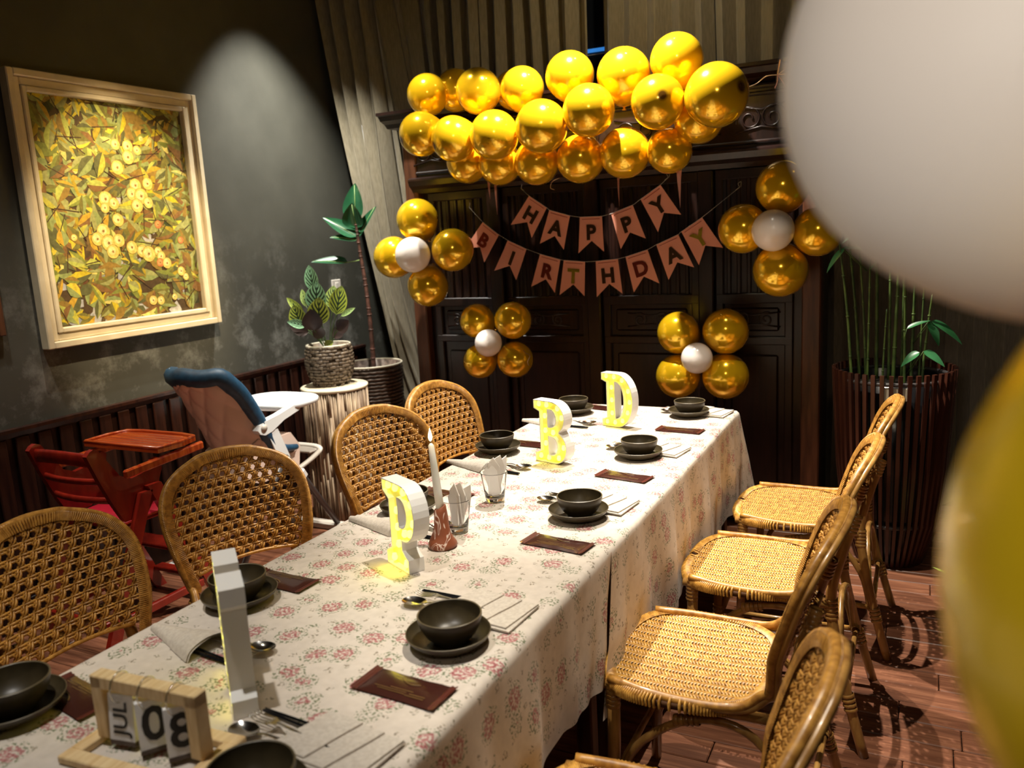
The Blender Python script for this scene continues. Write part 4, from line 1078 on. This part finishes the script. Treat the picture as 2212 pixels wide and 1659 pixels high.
def leafp(x, y, L, wd, a, c, c2):
    global lv
    d = (math.cos(a), math.sin(a)); e = (-d[1], d[0]); bend = rp.uniform(-.25, .25)
    def T(t, s): return (x + d[0] * t * L + e[0] * (s * wd + bend * t * t * L), y + d[1] * t * L + e[1] * (s * wd + bend * t * t * L))
    pr = [(0, 0), (.18, .62), (.42, 1), (.7, .75), (1, 0)]
    q([T(t, s) for t, s in pr] + [T(t, 0) for t in (.7, .35)], c, lv); q([T(t, -s) for t, s in pr] + [T(t, 0) for t in (.7, .35)], c2, lv); lv += 1
PALY = [(.52, .40, .02), (.60, .46, .04), (.44, .40, .05), (.36, .26, .02), (.50, .30, .03), (.62, .52, .14), (.40, .42, .08)]
PALG = [(.20, .22, .04), (.16, .14, .03), (.24, .28, .09), (.26, .16, .03), (.10, .10, .035), (.30, .30, .10), (.20, .10, .03)]
for i in range(800):
    x, y = rp.uniform(-CW - .02, CW + .02), rp.uniform(-CH_ - .02, CH_ + .02)
    warm = .46 + .35 * (-x / CW) * .6 + .25 * (y / CH_) * .5
    if (y < -.30 or (abs(x - .12) < .12 and -.3 < y < .05)) and rp.random() < .35: continue
    P1, P2 = (PALY, PALG) if rp.random() < warm else (PALG, PALG)
    leafp(x, y, rp.uniform(.06, .14), rp.uniform(.014, .032), rp.uniform(0, 2 * PI), rp.choice(P1), rp.choice(P2))
for i in range(70):
    x, y, a = rp.uniform(-CW, CW), rp.uniform(-CH_, CH_), rp.uniform(0, PI); L = rp.uniform(.04, .14); d = (math.cos(a), math.sin(a)); e = (-d[1] * .0022, d[0] * .0022)
    q([(x - e[0], y - e[1]), (x + e[0], y + e[1]), (x + d[0] * L + e[0], y + d[1] * L + e[1]), (x + d[0] * L - e[0], y + d[1] * L - e[1])], (.06, .03, .015), lv); lv += 1
FRU = [(460, 225), (477, 240), (455, 268), (487, 262), (500, 277), (515, 270), (468, 315), (583, 500)] if False else []
def fruit(u, v, r_, kind=0):
    global lv
    n = 16; c1 = (.66, .50, .12) if kind == 0 else (.55, .18, .06)
    q([(u + r_ * 1.06 * math.cos(2 * PI * k / n), v + r_ * 1.06 * math.sin(2 * PI * k / n)) for k in range(n)], (.30, .17, .03), lv); lv += 1
    q([(u + r_ * math.cos(2 * PI * k / n), v + r_ * math.sin(2 * PI * k / n)) for k in range(n)], c1, lv); lv += 1
    q([(u - r_ * .15 + r_ * .62 * math.cos(2 * PI * k / n), v + r_ * .12 + r_ * .62 * math.sin(2 * PI * k / n)) for k in range(n)], (.76, .64, .26) if kind == 0 else (.62, .30, .10), lv); lv += 1
    q([(u + r_ * .3 * (1 if k % 2 else .45) * math.cos(2 * PI * k / 10), v + r_ * .3 * (1 if k % 2 else .45) * math.sin(2 * PI * k / 10)) for k in range(10)], (.26, .12, .03), lv); lv += 1
for u, v, r_, k in [(.005, .31, .028, 0), (.070, .305, .033, 0), (.065, .255, .036, 0), (.12, .29, .025, 0), (.0, .205, .037, 0), (.15, .345, .015, 0), (.085, .125, .036, 0), (.155, .135, .033, 0), (.06, .085, .034, 0), (.11, .075, .042, 0), (.145, .045, .030, 0), (.08, .03, .036, 0), (-.085, .06, .040, 0), (-.045, .04, .030, 0), (-.095, .02, .026, 0), (-.035, -.035, .034, 0), (-.12, -.085, .038, 0), (-.155, -.12, .034, 0), (-.10, -.14, .042, 0), (-.045, -.13, .034, 0), (-.085, -.18, .036, 0), (.02, -.165, .034, 0), (.075, -.185, .034, 0), (.11, -.20, .042, 0), (.165, -.19, .025, 0), (.18, -.215, .028, 0), (.17, -.245, .024, 1), (.21, -.25, .030, 0), (.29, -.295, .026, 0), (.315, -.325, .020, 0), (.185, -.06, .022, 1), (-.27, -.11, .017, 0), (.10, -.425, .026, 0), (.145, -.43, .024, 0), (.23, -.42, .018, 0), (.31, -.14, .02, 1)]:
    fruit(u * 1.02, v, r_ * .88, k)
for k in range(5):
    x0 = .30 + k * .018; q([(x0, -.462), (x0 + .003, -.462), (x0 + .010, -.440), (x0 + .007, -.440)], (.05, .02, .01), lv); lv += 1
cv = m.build('canvas', M['paint'], pa)
ca_ = cv.data.color_attributes.new('Col', 'FLOAT_COLOR', 'POINT')
for i, c in enumerate(COLS): ca_.data[i].color = (*c, 1)
# small dark framed picture at the left edge
p2 = empty('dark_picture_frame', (px, 1.975, 1.45), 0, 'dark wooden picture frame just entering at the left edge', 'picture frame')
for s in (-1, 1):
    MB().box((.014, s * .115, 0), (.026, .03, .42), bev=.004).build('frame_side', M['darkwood2'], p2); MB().box((.014, 0, s * .195), (.026, .20, .03), bev=.004).build('frame_rail', M['darkwood2'], p2)
MB().box((.008, 0, 0), (.008, .20, .36)).build('print', M['linen'], p2)

# ---------------------------------------------------------------- reed-clad stump with basket plant
sx0, sy0, SR, SH = -2.960, 3.640, .180, .755
st = empty('reed_stump_stand', (sx0, sy0, 0), 0, 'round plant stand clad in split reeds with a pale wooden top', 'plant stand')
MB().lathe([(.0, .01), (SR - .012, .01), (SR - .012, SH - .02), (.0, SH - .02)], 40).build('core', M['caned'], st)
rr_ = random.Random(3); nr = 92
for i in range(nr):
    th = 2 * PI * i / nr + rr_.uniform(-.008, .008); r_ = rr_.uniform(.0052, .0078); R0 = SR - .006 + rr_.uniform(-.002, .004)
    cuts = sorted([0, SH - .012] + [rr_.uniform(.1, SH - .12) for _ in range(rr_.choice([1, 1, 2]))]); pts = []
    m = MB()
    for a, b_ in zip(cuts[:-1], cuts[1:]):
        rq = r_ * rr_.uniform(.85, 1.12); d = rr_.uniform(-.003, .003)
        m.tube([((R0 + d) * math.cos(th), (R0 + d) * math.sin(th), a + .002), ((R0 + d) * math.cos(th + rr_.uniform(-.012, .012)), (R0 + d) * math.sin(th), b_ - .002)], rq, 6)
    m.build('reed', M['reed'], st)
MB().lathe([(.0, SH - .02), (SR + .004, SH - .02), (SR + .008, SH - .012), (SR + .008, SH - .004), (SR + .002, SH), (.0, SH)], 48).build('top_board', M['stumptop'], st)
bz = SH + .001; bxx, byy = -2.985, 3.650
bp = empty('wicker_pot', (bxx, byy, bz), 0, 'brown chunky wicker pot standing on the reed-clad stump', 'plant pot')
def prad(z, H, r0, r1, bul): return r0 + (r1 - r0) * (z / H) + bul * math.sin(PI * z / H)
PH = .225
MB().lathe([(.0, .004), (.085, .004)] + [(prad(z, PH, .092, .118, .024) - .006, z) for z in [PH * i / 10 for i in range(11)]] + [(.106, PH), (.106, PH - .03), (.0, PH - .03)], 36).build('liner', M['basket'], bp)
m = MB(); rows, ncol = 13, 24
for k in range(rows):
    z = PH * (k + .5) / rows; r_ = prad(z, PH, .092, .118, .024)
    for c_ in range(ncol):
        if (c_ * 7 + k * 5) % 11 == 0: continue
        th = 2 * PI * (c_ + .5 * (k % 2)) / ncol; o = .004 if (c_ + k) % 2 else .0005
        R = Matrix.Rotation(th, 3, 'Z') @ Euler((rb.uniform(-.12, .12), 0, 0)).to_matrix()
        m.box(((r_ + o) * math.cos(th), (r_ + o) * math.sin(th), z), (.008, 2 * PI * r_ / ncol * 1.02, PH / rows * .93), rot=R, bev=.003, smooth=True)
m.build('wicker_weave', M['basket'], bp, kind='stuff')
MB().tube([(.119 * math.cos(2 * PI * i / 40), .119 * math.sin(2 * PI * i / 40), PH) for i in range(40)], .007, 7, closed=True).build('pot_rim', M['ropelight'], bp)
cp = empty('prayer_plant', (bxx, byy, bz + PH - .028), 0, 'prayer plant with striped yellow-green leaves in the wicker pot', 'plant')
MB().lathe([(.0, .012), (.06, .008), (.102, .0)], 28).build('soil', M['soil'], cp, kind='stuff')
def leaf_mesh(L, W_, mat, name, parent, base, dirv, up, cupv=.15, droop=.25, uvw=True, tip=.0):
    d = Vector(dirv).normalized(); u = Vector(up); sdir = d.cross(u).normalized(); nrm = sdir.cross(d).normalized()
    def P(a, b_):
        t = a; wv = math.sin(PI * min(1, t ** .8)) ** .75 if t < 1 else 0
        if tip: wv = math.sin(PI * t ** .62) ** .8 if t < 1 else 0
        s = (b_ * 2 - 1)
        return Vector(base) + d * (L * t) + sdir * (s * W_ / 2 * wv) + nrm * (cupv * W_ * wv * s * s - droop * L * t * t)
    return MB().grid(P, 12, 6, True, lambda a, b_: (b_, a + .001)).build(name, mat, parent)
toc = Vector((0, 0, 1.55)) - Vector((bxx, byy, 1.2)); toc.z = 0; toc.normalize(); rt = Vector((-toc.y, toc.x, 0)) * -1
# (right, up, out) of each leaf centre in metres about the pot centre, size, material, lean
rt = Vector((.8958, .4411, 0)).normalized(); to = Vector((.443, -.878, 0))
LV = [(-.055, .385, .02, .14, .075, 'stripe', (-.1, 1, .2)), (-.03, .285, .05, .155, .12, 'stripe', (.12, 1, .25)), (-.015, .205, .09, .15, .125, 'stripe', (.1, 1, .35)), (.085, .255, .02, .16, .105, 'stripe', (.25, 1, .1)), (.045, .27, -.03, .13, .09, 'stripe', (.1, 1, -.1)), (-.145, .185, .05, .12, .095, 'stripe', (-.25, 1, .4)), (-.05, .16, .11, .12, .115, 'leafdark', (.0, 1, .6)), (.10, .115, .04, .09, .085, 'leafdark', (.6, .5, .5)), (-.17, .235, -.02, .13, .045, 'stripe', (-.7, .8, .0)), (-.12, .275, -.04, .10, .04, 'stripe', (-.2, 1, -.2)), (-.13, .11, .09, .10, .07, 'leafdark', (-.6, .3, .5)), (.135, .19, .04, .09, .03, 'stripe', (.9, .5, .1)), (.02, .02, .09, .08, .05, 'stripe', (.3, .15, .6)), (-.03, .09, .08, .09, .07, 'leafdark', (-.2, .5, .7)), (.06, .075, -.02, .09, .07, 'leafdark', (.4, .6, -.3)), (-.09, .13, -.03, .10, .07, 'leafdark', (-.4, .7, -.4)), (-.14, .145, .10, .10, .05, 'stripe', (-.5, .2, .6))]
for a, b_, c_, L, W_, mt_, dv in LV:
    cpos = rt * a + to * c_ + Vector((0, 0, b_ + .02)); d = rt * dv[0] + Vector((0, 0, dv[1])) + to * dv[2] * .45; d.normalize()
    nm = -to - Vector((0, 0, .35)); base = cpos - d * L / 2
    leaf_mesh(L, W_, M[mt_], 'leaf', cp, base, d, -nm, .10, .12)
    MB().tube(smooth_path([(a * .1 * rt.x, a * .1 * rt.y, .0), tuple((base * .6) + Vector((0, 0, .01))), tuple(base)], 4), .0022, 5).build('stalk', M['stemg'], cp)

# ---------------------------------------------------------------- tall seagrass pot with rubber plant
fx, fy, FHt = -3.02, 4.08, .80
fp = empty('seagrass_pot', (fx, fy, 0), 0, 'tall dark ribbed seagrass pot behind the reed-clad stump', 'plant pot')
def fr_(z): return .130 + .052 * math.sin(min(1, z / .62) * PI / 2) + .004 * math.sin(z * 9)
MB().lathe([(.0, .004)] + [(fr_(z) - .006, z) for z in [FHt * i / 12 for i in range(13)]] + [(.165, FHt), (.165, FHt - .05), (.0, FHt - .05)], 40).build('liner', M['rope'], fp)
for k in range(36):
    z = .012 + k * (FHt - .02) / 36; r_ = fr_(z); n = 90
    MB().tube([((r_ + .0022 * math.sin(i * PI / 2.2 + k)) * math.cos(2 * PI * i / n), (r_ + .0022 * math.sin(i * PI / 2.2 + k)) * math.sin(2 * PI * i / n), z + .0015 * math.sin(i * PI / 1.7)) for i in range(n)], .0082, 5, closed=True).build('rope_coil', M['rope'], fp)
MB().tube([((fr_(FHt) + .002) * math.cos(2 * PI * i / 48), (fr_(FHt) + .002) * math.sin(2 * PI * i / 48), FHt) for i in range(48)], .007, 7, closed=True).build('pot_rim', M['ropelight'], fp)
rp_ = empty('rubber_plant', (fx, fy, FHt - .048), 0, 'rubber plant with one tall stem and glossy leaves at the top', 'plant')
MB().lathe([(.0, .010), (.11, .006), (.160, .0)], 28).build('soil', M['soil'], rp_, kind='stuff')
zb = FHt - .048
def sp_(u, z, y=0): return Vector((u - fx, y, z - zb))
stem = smooth_path([(0.02, 0, 0), sp_(-3.00, 1.06), sp_(-3.01, 1.28), sp_(-3.03, 1.48), sp_(-3.04, 1.62), sp_(-3.045, 1.70)], 6)
m = MB().tube(stem, [.0145 - .007 * i / (len(stem) - 1) for i in range(len(stem))], 8)
for i in range(16):
    p = stem[2 + int(i * (len(stem) - 4) / 16)]; m.tube([p - Vector((0, 0, .003)), p + Vector((0, 0, .003))], .0155 - .006 * i / 16, 8)
m.build('stem', M['stem'], rp_)
T = sp_(-3.055, 1.66)
for (bx_, bz_, dx, dz, dy, L, W_, up) in [(-3.04, 1.66, -.02, 1, .1, .225, .15, (0, -1, .1)), (-3.04, 1.62, .03, 1, -.25, .15, .15, (0, -1, -.2)), (-3.045, 1.57, -1.0, .62, .1, .235, .10, (.3, -.75, .8)), (-3.03, 1.57, .62, .85, -.1, .21, .09, (-.2, -.8, .5)), (-3.045, 1.55, -1, .20, -.3, .16, .07, (.2, -.6, .8)), (-3.04, 1.42, -1, .10, -.1, .22, .09, (0, -.55, .9))]:
    d = rt * dx + Vector((0, 0, dz)) + Vector((0, dy, 0)); bs = sp_(bx_, bz_)
    if bz_ == 1.42: bs = bs + rt * -.07; MB().tube([sp_(-3.035, 1.43), bs], .003, 5).build('leaf_stalk', M['leafrib'], rp_)
    lf = leaf_mesh(L, W_, M['leafg'], 'leaf', rp_, bs, d, up, .18, .04, tip=1)
    dn = d.normalized(); MB().tube([bs, bs + dn * L * .5 + Vector(up).normalized() * .003, bs + dn * L * .94], .0016, 4).build('midrib', M['leafrib'], lf)

# ---------------------------------------------------------------- slatted planter with bamboo
gx, gy = -.105, 3.915
gp = empty('slatted_planter', (gx, gy, 0), 0, 'large round dark red-brown slatted wooden planter at the right', 'planter')
def gr(z): return interp(z, [0, .06, .20, .45, .88], [.135, .155, .195, .222, .245])
MB().lathe([(.0, .015), (.11, .015), (.13, .04), (gr(.2) - .03, .20), (gr(.45) - .03, .45), (gr(.88) - .035, .84), (gr(.88) - .05, .84), (gr(.88) - .05, .80), (.0, .80)], 40).build('liner', M['black'], gp)
nsl = 44
for i in range(nsl):
    th = 2 * PI * i / nsl; R = Matrix.Rotation(th, 3, 'Z'); m = MB(); V = []
    zz = [.0, .06, .20, .45, .88]
    for z in zz:
        r_ = gr(z)
        for a, b_ in ((r_ - .007, -.0085), (r_ + .007, -.0085), (r_ + .007, .0085), (r_ - .007, .0085)): V.append(tuple(R @ Vector((a, b_ * (.7 + .3 * z / .88), z))))
    F = [(k * 4 + j, k * 4 + (j + 1) % 4, k * 4 + 4 + (j + 1) % 4, k * 4 + 4 + j) for k in range(4) for j in range(4)] + [(3, 2, 1, 0), (16, 17, 18, 19)]
    m.add(V, F, False).build('slat', M['pslat'], gp)
for z in (.20, .84): MB().tube([((gr(z) - .012) * math.cos(2 * PI * i / 44), (gr(z) - .012) * math.sin(2 * PI * i / 44), z) for i in range(44)], .009, 6, closed=True).build('hoop', M['darkgrey'], gp)
MB().box((.02, -gr(.8) + .012, .80), (.10, .010, .055), bev=.003).build('name_plate', M['ropelight'], gp, label='pale plate glimpsed between slats')
gb = empty('bamboo_plant', (gx, gy, .802), 0, 'bamboo with many thin green stems in the slatted planter', 'plant')
MB().lathe([(.0, .012), (.12, .010), (.190, .0)], 28).build('soil', M['soil'], gb, kind='stuff')
rb2 = random.Random(9)
ST = [(-.16, -.10, -.22, .62), (-.11, .02, -.16, .70), (-.10, -.08, -.10, .55), (-.07, .06, -.09, .85), (-.04, -.10, -.03, .34), (-.02, .04, -.03, .90), (.00, -.06, .02, .78), (.03, .05, .03, .88), (.045, -.09, .035, .50), (.07, -.02, .075, .62), (.10, .03, .12, .74), (.11, -.10, .14, .40), (-.14, .06, -.20, .66)]
for (x_, y_, tx, h_) in ST:
    r_ = rb2.uniform(.005, .009); path = smooth_path([(x_, y_, 0), (x_ * .6 + tx * .4, y_, h_ * .5), (tx, y_ * 1.1, h_)], 6)
    m = MB().tube(path, [r_ * (1 - .45 * i / (len(path) - 1)) for i in range(len(path))], 7)
    for k in (3, 6, 9): m.tube([path[k] - Vector((0, 0, .002)), path[k] + Vector((0, 0, .002))], r_ * 1.15, 7)
    m.build('stem', M['stemg'], gb)
for (bp_, dv, L, W_) in [((.14, -.10, .29), (1, -.1, -.55), .15, .045), ((.13, -.10, .29), (.5, -.3, -.9), .11, .04), ((.10, -.12, .16), (-1, -.2, -.6), .09, .045), ((.115, -.12, .165), (.8, -.2, -.4), .10, .045), ((-.20, -.11, .60), (-.9, -.2, -.9), .12, .035), ((.05, -.12, .26), (.8, 0, .5), .09, .025), ((-.21, -.1, .60), (.9, -.1, .1), .13, .03), ((.02, -.1, .62), (-.8, -.3, -.5), .16, .03), ((.1, -.1, .66), (.8, -.3, -.3), .16, .03), ((-.08, -.1, .70), (-.6, -.4, -.2), .16, .03), ((.0, -.1, .80), (.5, -.5, -.1), .16, .03)]:
    leaf_mesh(L, W_, M['bamleaf'], 'leaf', gb, bp_, dv, (0, -.5, 1), .12, .25, tip=1)
    MB().tube([bp_, (bp_[0] * .55, bp_[1] * .6, bp_[2] - .10)], .0016, 4).build('twig', M['stemg'], gb)
# little plant peeping out behind the yellow balloon
lp = empty('small_pot_plant', (.185, 3.44, 0), 0, 'lime-leaved little plant on the floor right of the slatted planter', 'plant')
MB().lathe([(.0, .0), (.05, .0), (.065, .09), (.068, .095), (.06, .095), (.058, .08), (.0, .08)], 24).build('pot', M['black'], lp)
for k in range(9):
    a = k * .7; leaf_mesh(.13, .035, M['lime'], 'leaf', lp, (0, 0, .085), (math.cos(a), math.sin(a), .55 + .5 * (k % 3)), (0, 0, 1), .15, .35, tip=1)

# ---------------------------------------------------------------- red wooden high chair (faces +Y)
rh = empty('wooden_high_chair', (-2.985, 2.215, 0), 0, 'red lacquered wooden high chair with tray and red cushion', 'high chair')
def prof_x(name, poly, x, th, mat, parent=rh): 
    return MB().prism(poly, x - th / 2, x + th / 2, 'x').build(name, mat, parent)
for s in (-1, 1):
    x = s * .170
    # curved side panel: back upright flowing into the armrest. coordinates (y, z) about y=2.2
    up_ = [(-.235, .815), (-.250, .80), (-.215, .70), (-.165, .58), (-.125, .50), (-.02, .50), (.03, .56), (.075, .66), (.085, .70), (.070, .715), (.04, .712), (-.02, .672), (-.07, .665), (-.12, .69), (-.165, .76), (-.200, .815), (-.218, .822)]
    prof_x('side_panel', up_, x, .024, M['redwood'])
    prof_x('leg', [(-.02, .62), (.045, .62), (.32, .0), (.262, .0)], s * .196, .024, M['redwood'])
    prof_x('leg', [(-.055, .60), (.0, .60), (-.255, .0), (-.310, .0)], s * .196, .024, M['redwood'])
    MB().box((s * .214, .075, .708), (.022, .40, .034), rot=(.05, 0, 0), bev=.006).build('tray_arm', M['redwood2'], rh)
    MB().box((s * .196, .0, .115), (.022, .40, .035), bev=.004).build('side_stretcher', M['redwood'], rh)
for i, (y_, z_) in enumerate([(-.222, .775), (-.196, .685), (-.166, .600)]):
    def P(u, v, y_=y_, z_=z_, hh=(.028 if i == 0 else .014)):
        xx = -.16 + .32 * u; bow_ = -.022 * (1 - (xx / .16) ** 2); a = 2 * PI * v
        return (xx, y_ + bow_ + .009 * math.cos(a), z_ + hh * math.sin(a) + (.012 * (1 - (xx / .16) ** 2) if hh > .02 else 0))
    MB().grid(P, 14, 10).build('back_slat', M['redwood'], rh)
MB().box((0, .0, .475), (.315, .27, .022), bev=.006).build('seat_board', M['redwood'], rh)
def CU(u, v):
    a, b_ = u * 2 - 1, v * 2 - 1; return (a * .150, .01 + b_ * .128, .486 + .032 * (1 - a ** 6) * (1 - b_ ** 6))
MB().grid(CU, 12, 12).build('cushion', M['redcush'], rh)
tr = MB().prism([(-.225, .035), (.225, .035), (.235, .15), (.210, .245), (.12, .262), (-.12, .262), (-.210, .245), (-.235, .15)], .742, .758, 'z').build('tray', M['redwood2'], rh)
for i in range(6): MB().box((0, .062 + i * .030, .7605), (.39, .0245, .005), bev=.002).build('tray_plank', M['redwood2'], tr)
m = MB(); lipp = [(-.222, .040), (.222, .040), (.230, .15), (.206, .240), (.118, .256), (-.118, .256), (-.206, .240), (-.230, .15)]
m.tube([(a, b_, .763) for a, b_ in lipp], .0075, 6, closed=True); m.build('tray_lip', M['redwood2'], tr)
MB().box((0, .285, .10), (.37, .05, .022), bev=.004).build('front_rung', M['redwood'], rh)
MB().box((0, .18, .28), (.37, .10, .018), bev=.004).build('footrest', M['redwood'], rh)
MB().box((0, -.265, .12), (.37, .022, .035), bev=.004).build('back_rung', M['redwood'], rh)

# ---------------------------------------------------------------- white plastic high chair (faces +Y)
wh = empty('plastic_high_chair', (-3.03, 3.02, 0), 0, 'white plastic high chair with navy padding and quilted pink-beige shell', 'high chair')
def SH_(u, v, off=0.0, sc_=1.0):
    # reclining bucket: u across (-1..1), v from seat front to top of back
    a = (u * 2 - 1) * sc_; path = [(.16, .50), (.04, .485), (-.08, .50), (-.16, .58), (-.22, .70), (-.28, .83), (-.33, .93), (-.355, .965)]
    t = v * (len(path) - 1); i = min(int(t), len(path) - 2); f = t - i
    y0 = path[i][0] * (1 - f) + path[i + 1][0] * f; z0 = path[i][1] * (1 - f) + path[i + 1][1] * f
    dy, dz = path[i + 1][0] - path[i][0], path[i + 1][1] - path[i][1]; l = math.hypot(dy, dz); ny, nz = (dz / l, -dy / l) if True else (0, 0)
    W_ = .165 * math.sqrt(max(.02, 1 - max(0, (v - .74) / .27) ** 2)); curl = .075 * abs(a) ** 2.2 * (.45 + 1.35 * math.sin(PI * min(1, v)) ** 1.2)
    return Vector((a * W_, y0 + ny * (curl - off) , z0 + nz * (curl - off)))
def quilt(u, v):
    k = abs(math.sin(PI * (4 * u + 5 * v))) * abs(math.sin(PI * (4 * u - 5 * v))); return .028 + .016 * k ** .45
MB().grid(lambda u, v: SH_(u, v, quilt(u, v)), 60, 70).build('quilted_shell', M['pinkplastic'], wh)
MB().grid(lambda u, v: SH_(u, v, -.004 - .012 * math.sin(PI * u) * (.6 + .4 * math.sin(PI * v)), .97), 20, 40).build('navy_cushion', M['navy'], wh)
half = [SH_(0, v / 12 * .86, .012) for v in range(13)] + [SH_(.06, .925, .010), SH_(.14, .97, .008)]
edge = smooth_path([tuple(p) for p in half] + [tuple(SH_(.5, 1.0, .004) + Vector((0, 0, .012)))] + [(-p.x, p.y, p.z) for p in reversed(half)], 3)
MB().tube(edge, [.014 + .030 * math.sin(PI * i / (len(edge) - 1)) ** .8 for i in range(len(edge))], 10).build('navy_padded_edge', M['navy'], wh)
for (u_, v_) in ((.02, .90), (.0, .70)):
    p = SH_(u_, v_, .0); MB().box(p + Vector((.0, -.012, .012)), (.016, .05, .018), rot=(-.9, 0, 0), bev=.005, smooth=True).build('white_label', M['whiteplastic'], wh)
# seat base
MB().prism([(-.20, .44), (-.15, .56), (-.05, .60), (.14, .60), (.20, .52), (.18, .41), (-.10, .40)], -.150, .150, 'x').build('seat_base', M['pinkplastic'], wh)
for s in (-1, 1):
    poly = [(-.12, .655), (-.135, .675), (-.12, .70), (-.08, .712), (.02, .725), (.14, .750), (.17, .748), (.17, .716), (.05, .690), (-.04, .652), (-.09, .644)]
    ar = MB().prism(poly, s * .180 - .020, s * .180 + .020, 'x').build('armrest', M['whiteplastic'], wh)
    MB().tube([(s * .195, -.095, .682), (s * .205, -.095, .682)], .019, 18).build('arm_button', M['greyplastic'], ar)
    MB().prism([(-.05, .66), (.005, .655), (.07, .50), (.07, .47), (.01, .46), (-.005, .50), (-.055, .62)], s * .178 - .016, s * .178 + .016, 'x').build('leg_bracket', M['whiteplastic'], wh)
    MB().tube([(s * .20, .03, .50), (s * .205, .115, .40), (s * .215, .36, .045)], [.019, .018, .016], 8).build('leg', M['darkgrey'], wh)
    MB().tube([(s * .20, .02, .50), (s * .205, -.10, .38), (s * .215, -.36, .045)], [.017, .016, .014], 8).build('leg', M['darkgrey'], wh)
    MB().box((s * .205, .125, .385), (.042, .05, .055), rot=(.6, 0, 0), bev=.008).build('leg_hinge', M['whiteplastic'], wh)
MB().box((0, .37, .022), (.50, .055, .042), bev=.010).build('foot_bar', M['greyplastic'], wh)
MB().box((0, -.37, .022), (.50, .055, .042), bev=.010).build('foot_bar', M['whiteplastic'], wh)
# tray
def tp(t, k=1.0):
    c_, s_ = math.cos(t), math.sin(t); return (k * .215 * math.copysign(abs(c_) ** .7, c_), .225 + k * .170 * math.copysign(abs(s_) ** .75, s_) )
n = 48; m = MB(); V = []
for k, z in ((.90, .722), (1.0, .732), (1.0, .750), (.97, .756), (.90, .752), (.86, .742), (.0, .742)):
    for i in range(n):
        a, b_ = tp(2 * PI * i / n, k); V.append((a, b_, z))
for k in range(6):
    for i in range(n): pass
m.add(V, [(k * n + i, k * n + (i + 1) % n, (k + 1) * n + (i + 1) % n, (k + 1) * n + i) for k in range(6) for i in range(n)])
a0 = [(tp(2 * PI * i / n, .90)[0], tp(2 * PI * i / n, .90)[1], .722) for i in range(n)]; m.add(a0, [tuple(range(n))], False)
tr = m.build('tray', M['whiteplastic'], wh)
MB().tube([(.10 + .050 * math.cos(2 * PI * i / 28), .235 + .040 * math.sin(2 * PI * i / 28), .744) for i in range(28)], .004, 6, closed=True).build('cup_ring', M['whiteplastic'], tr)
MB().tube(smooth_path([(-.12, .10, .742), (-.06, .085, .738), (.06, .085, .738), (.12, .10, .742)], 5), .012, 8).build('tray_handle', M['greyplastic'], tr)
ft = MB(); ft.tube(smooth_path([(.17, .12, .40), (.18, .26, .44), (.14, .36, .46), (0, .385, .462), (-.14, .36, .46), (-.18, .26, .44), (-.17, .12, .40)], 6), .016, 8, flat=.7)
ft = ft.build('footrest', M['greyplastic'], wh)
for s in (-1, 1): MB().tube([(s * .175, .10, .395), (s * .198, .10, .395)], .026, 18).build('footrest_pivot', M['greyplastic'], ft)
MB().box((0, .33, .452), (.27, .085, .012), bev=.004).build('foot_plate', M['greyplastic'], ft)
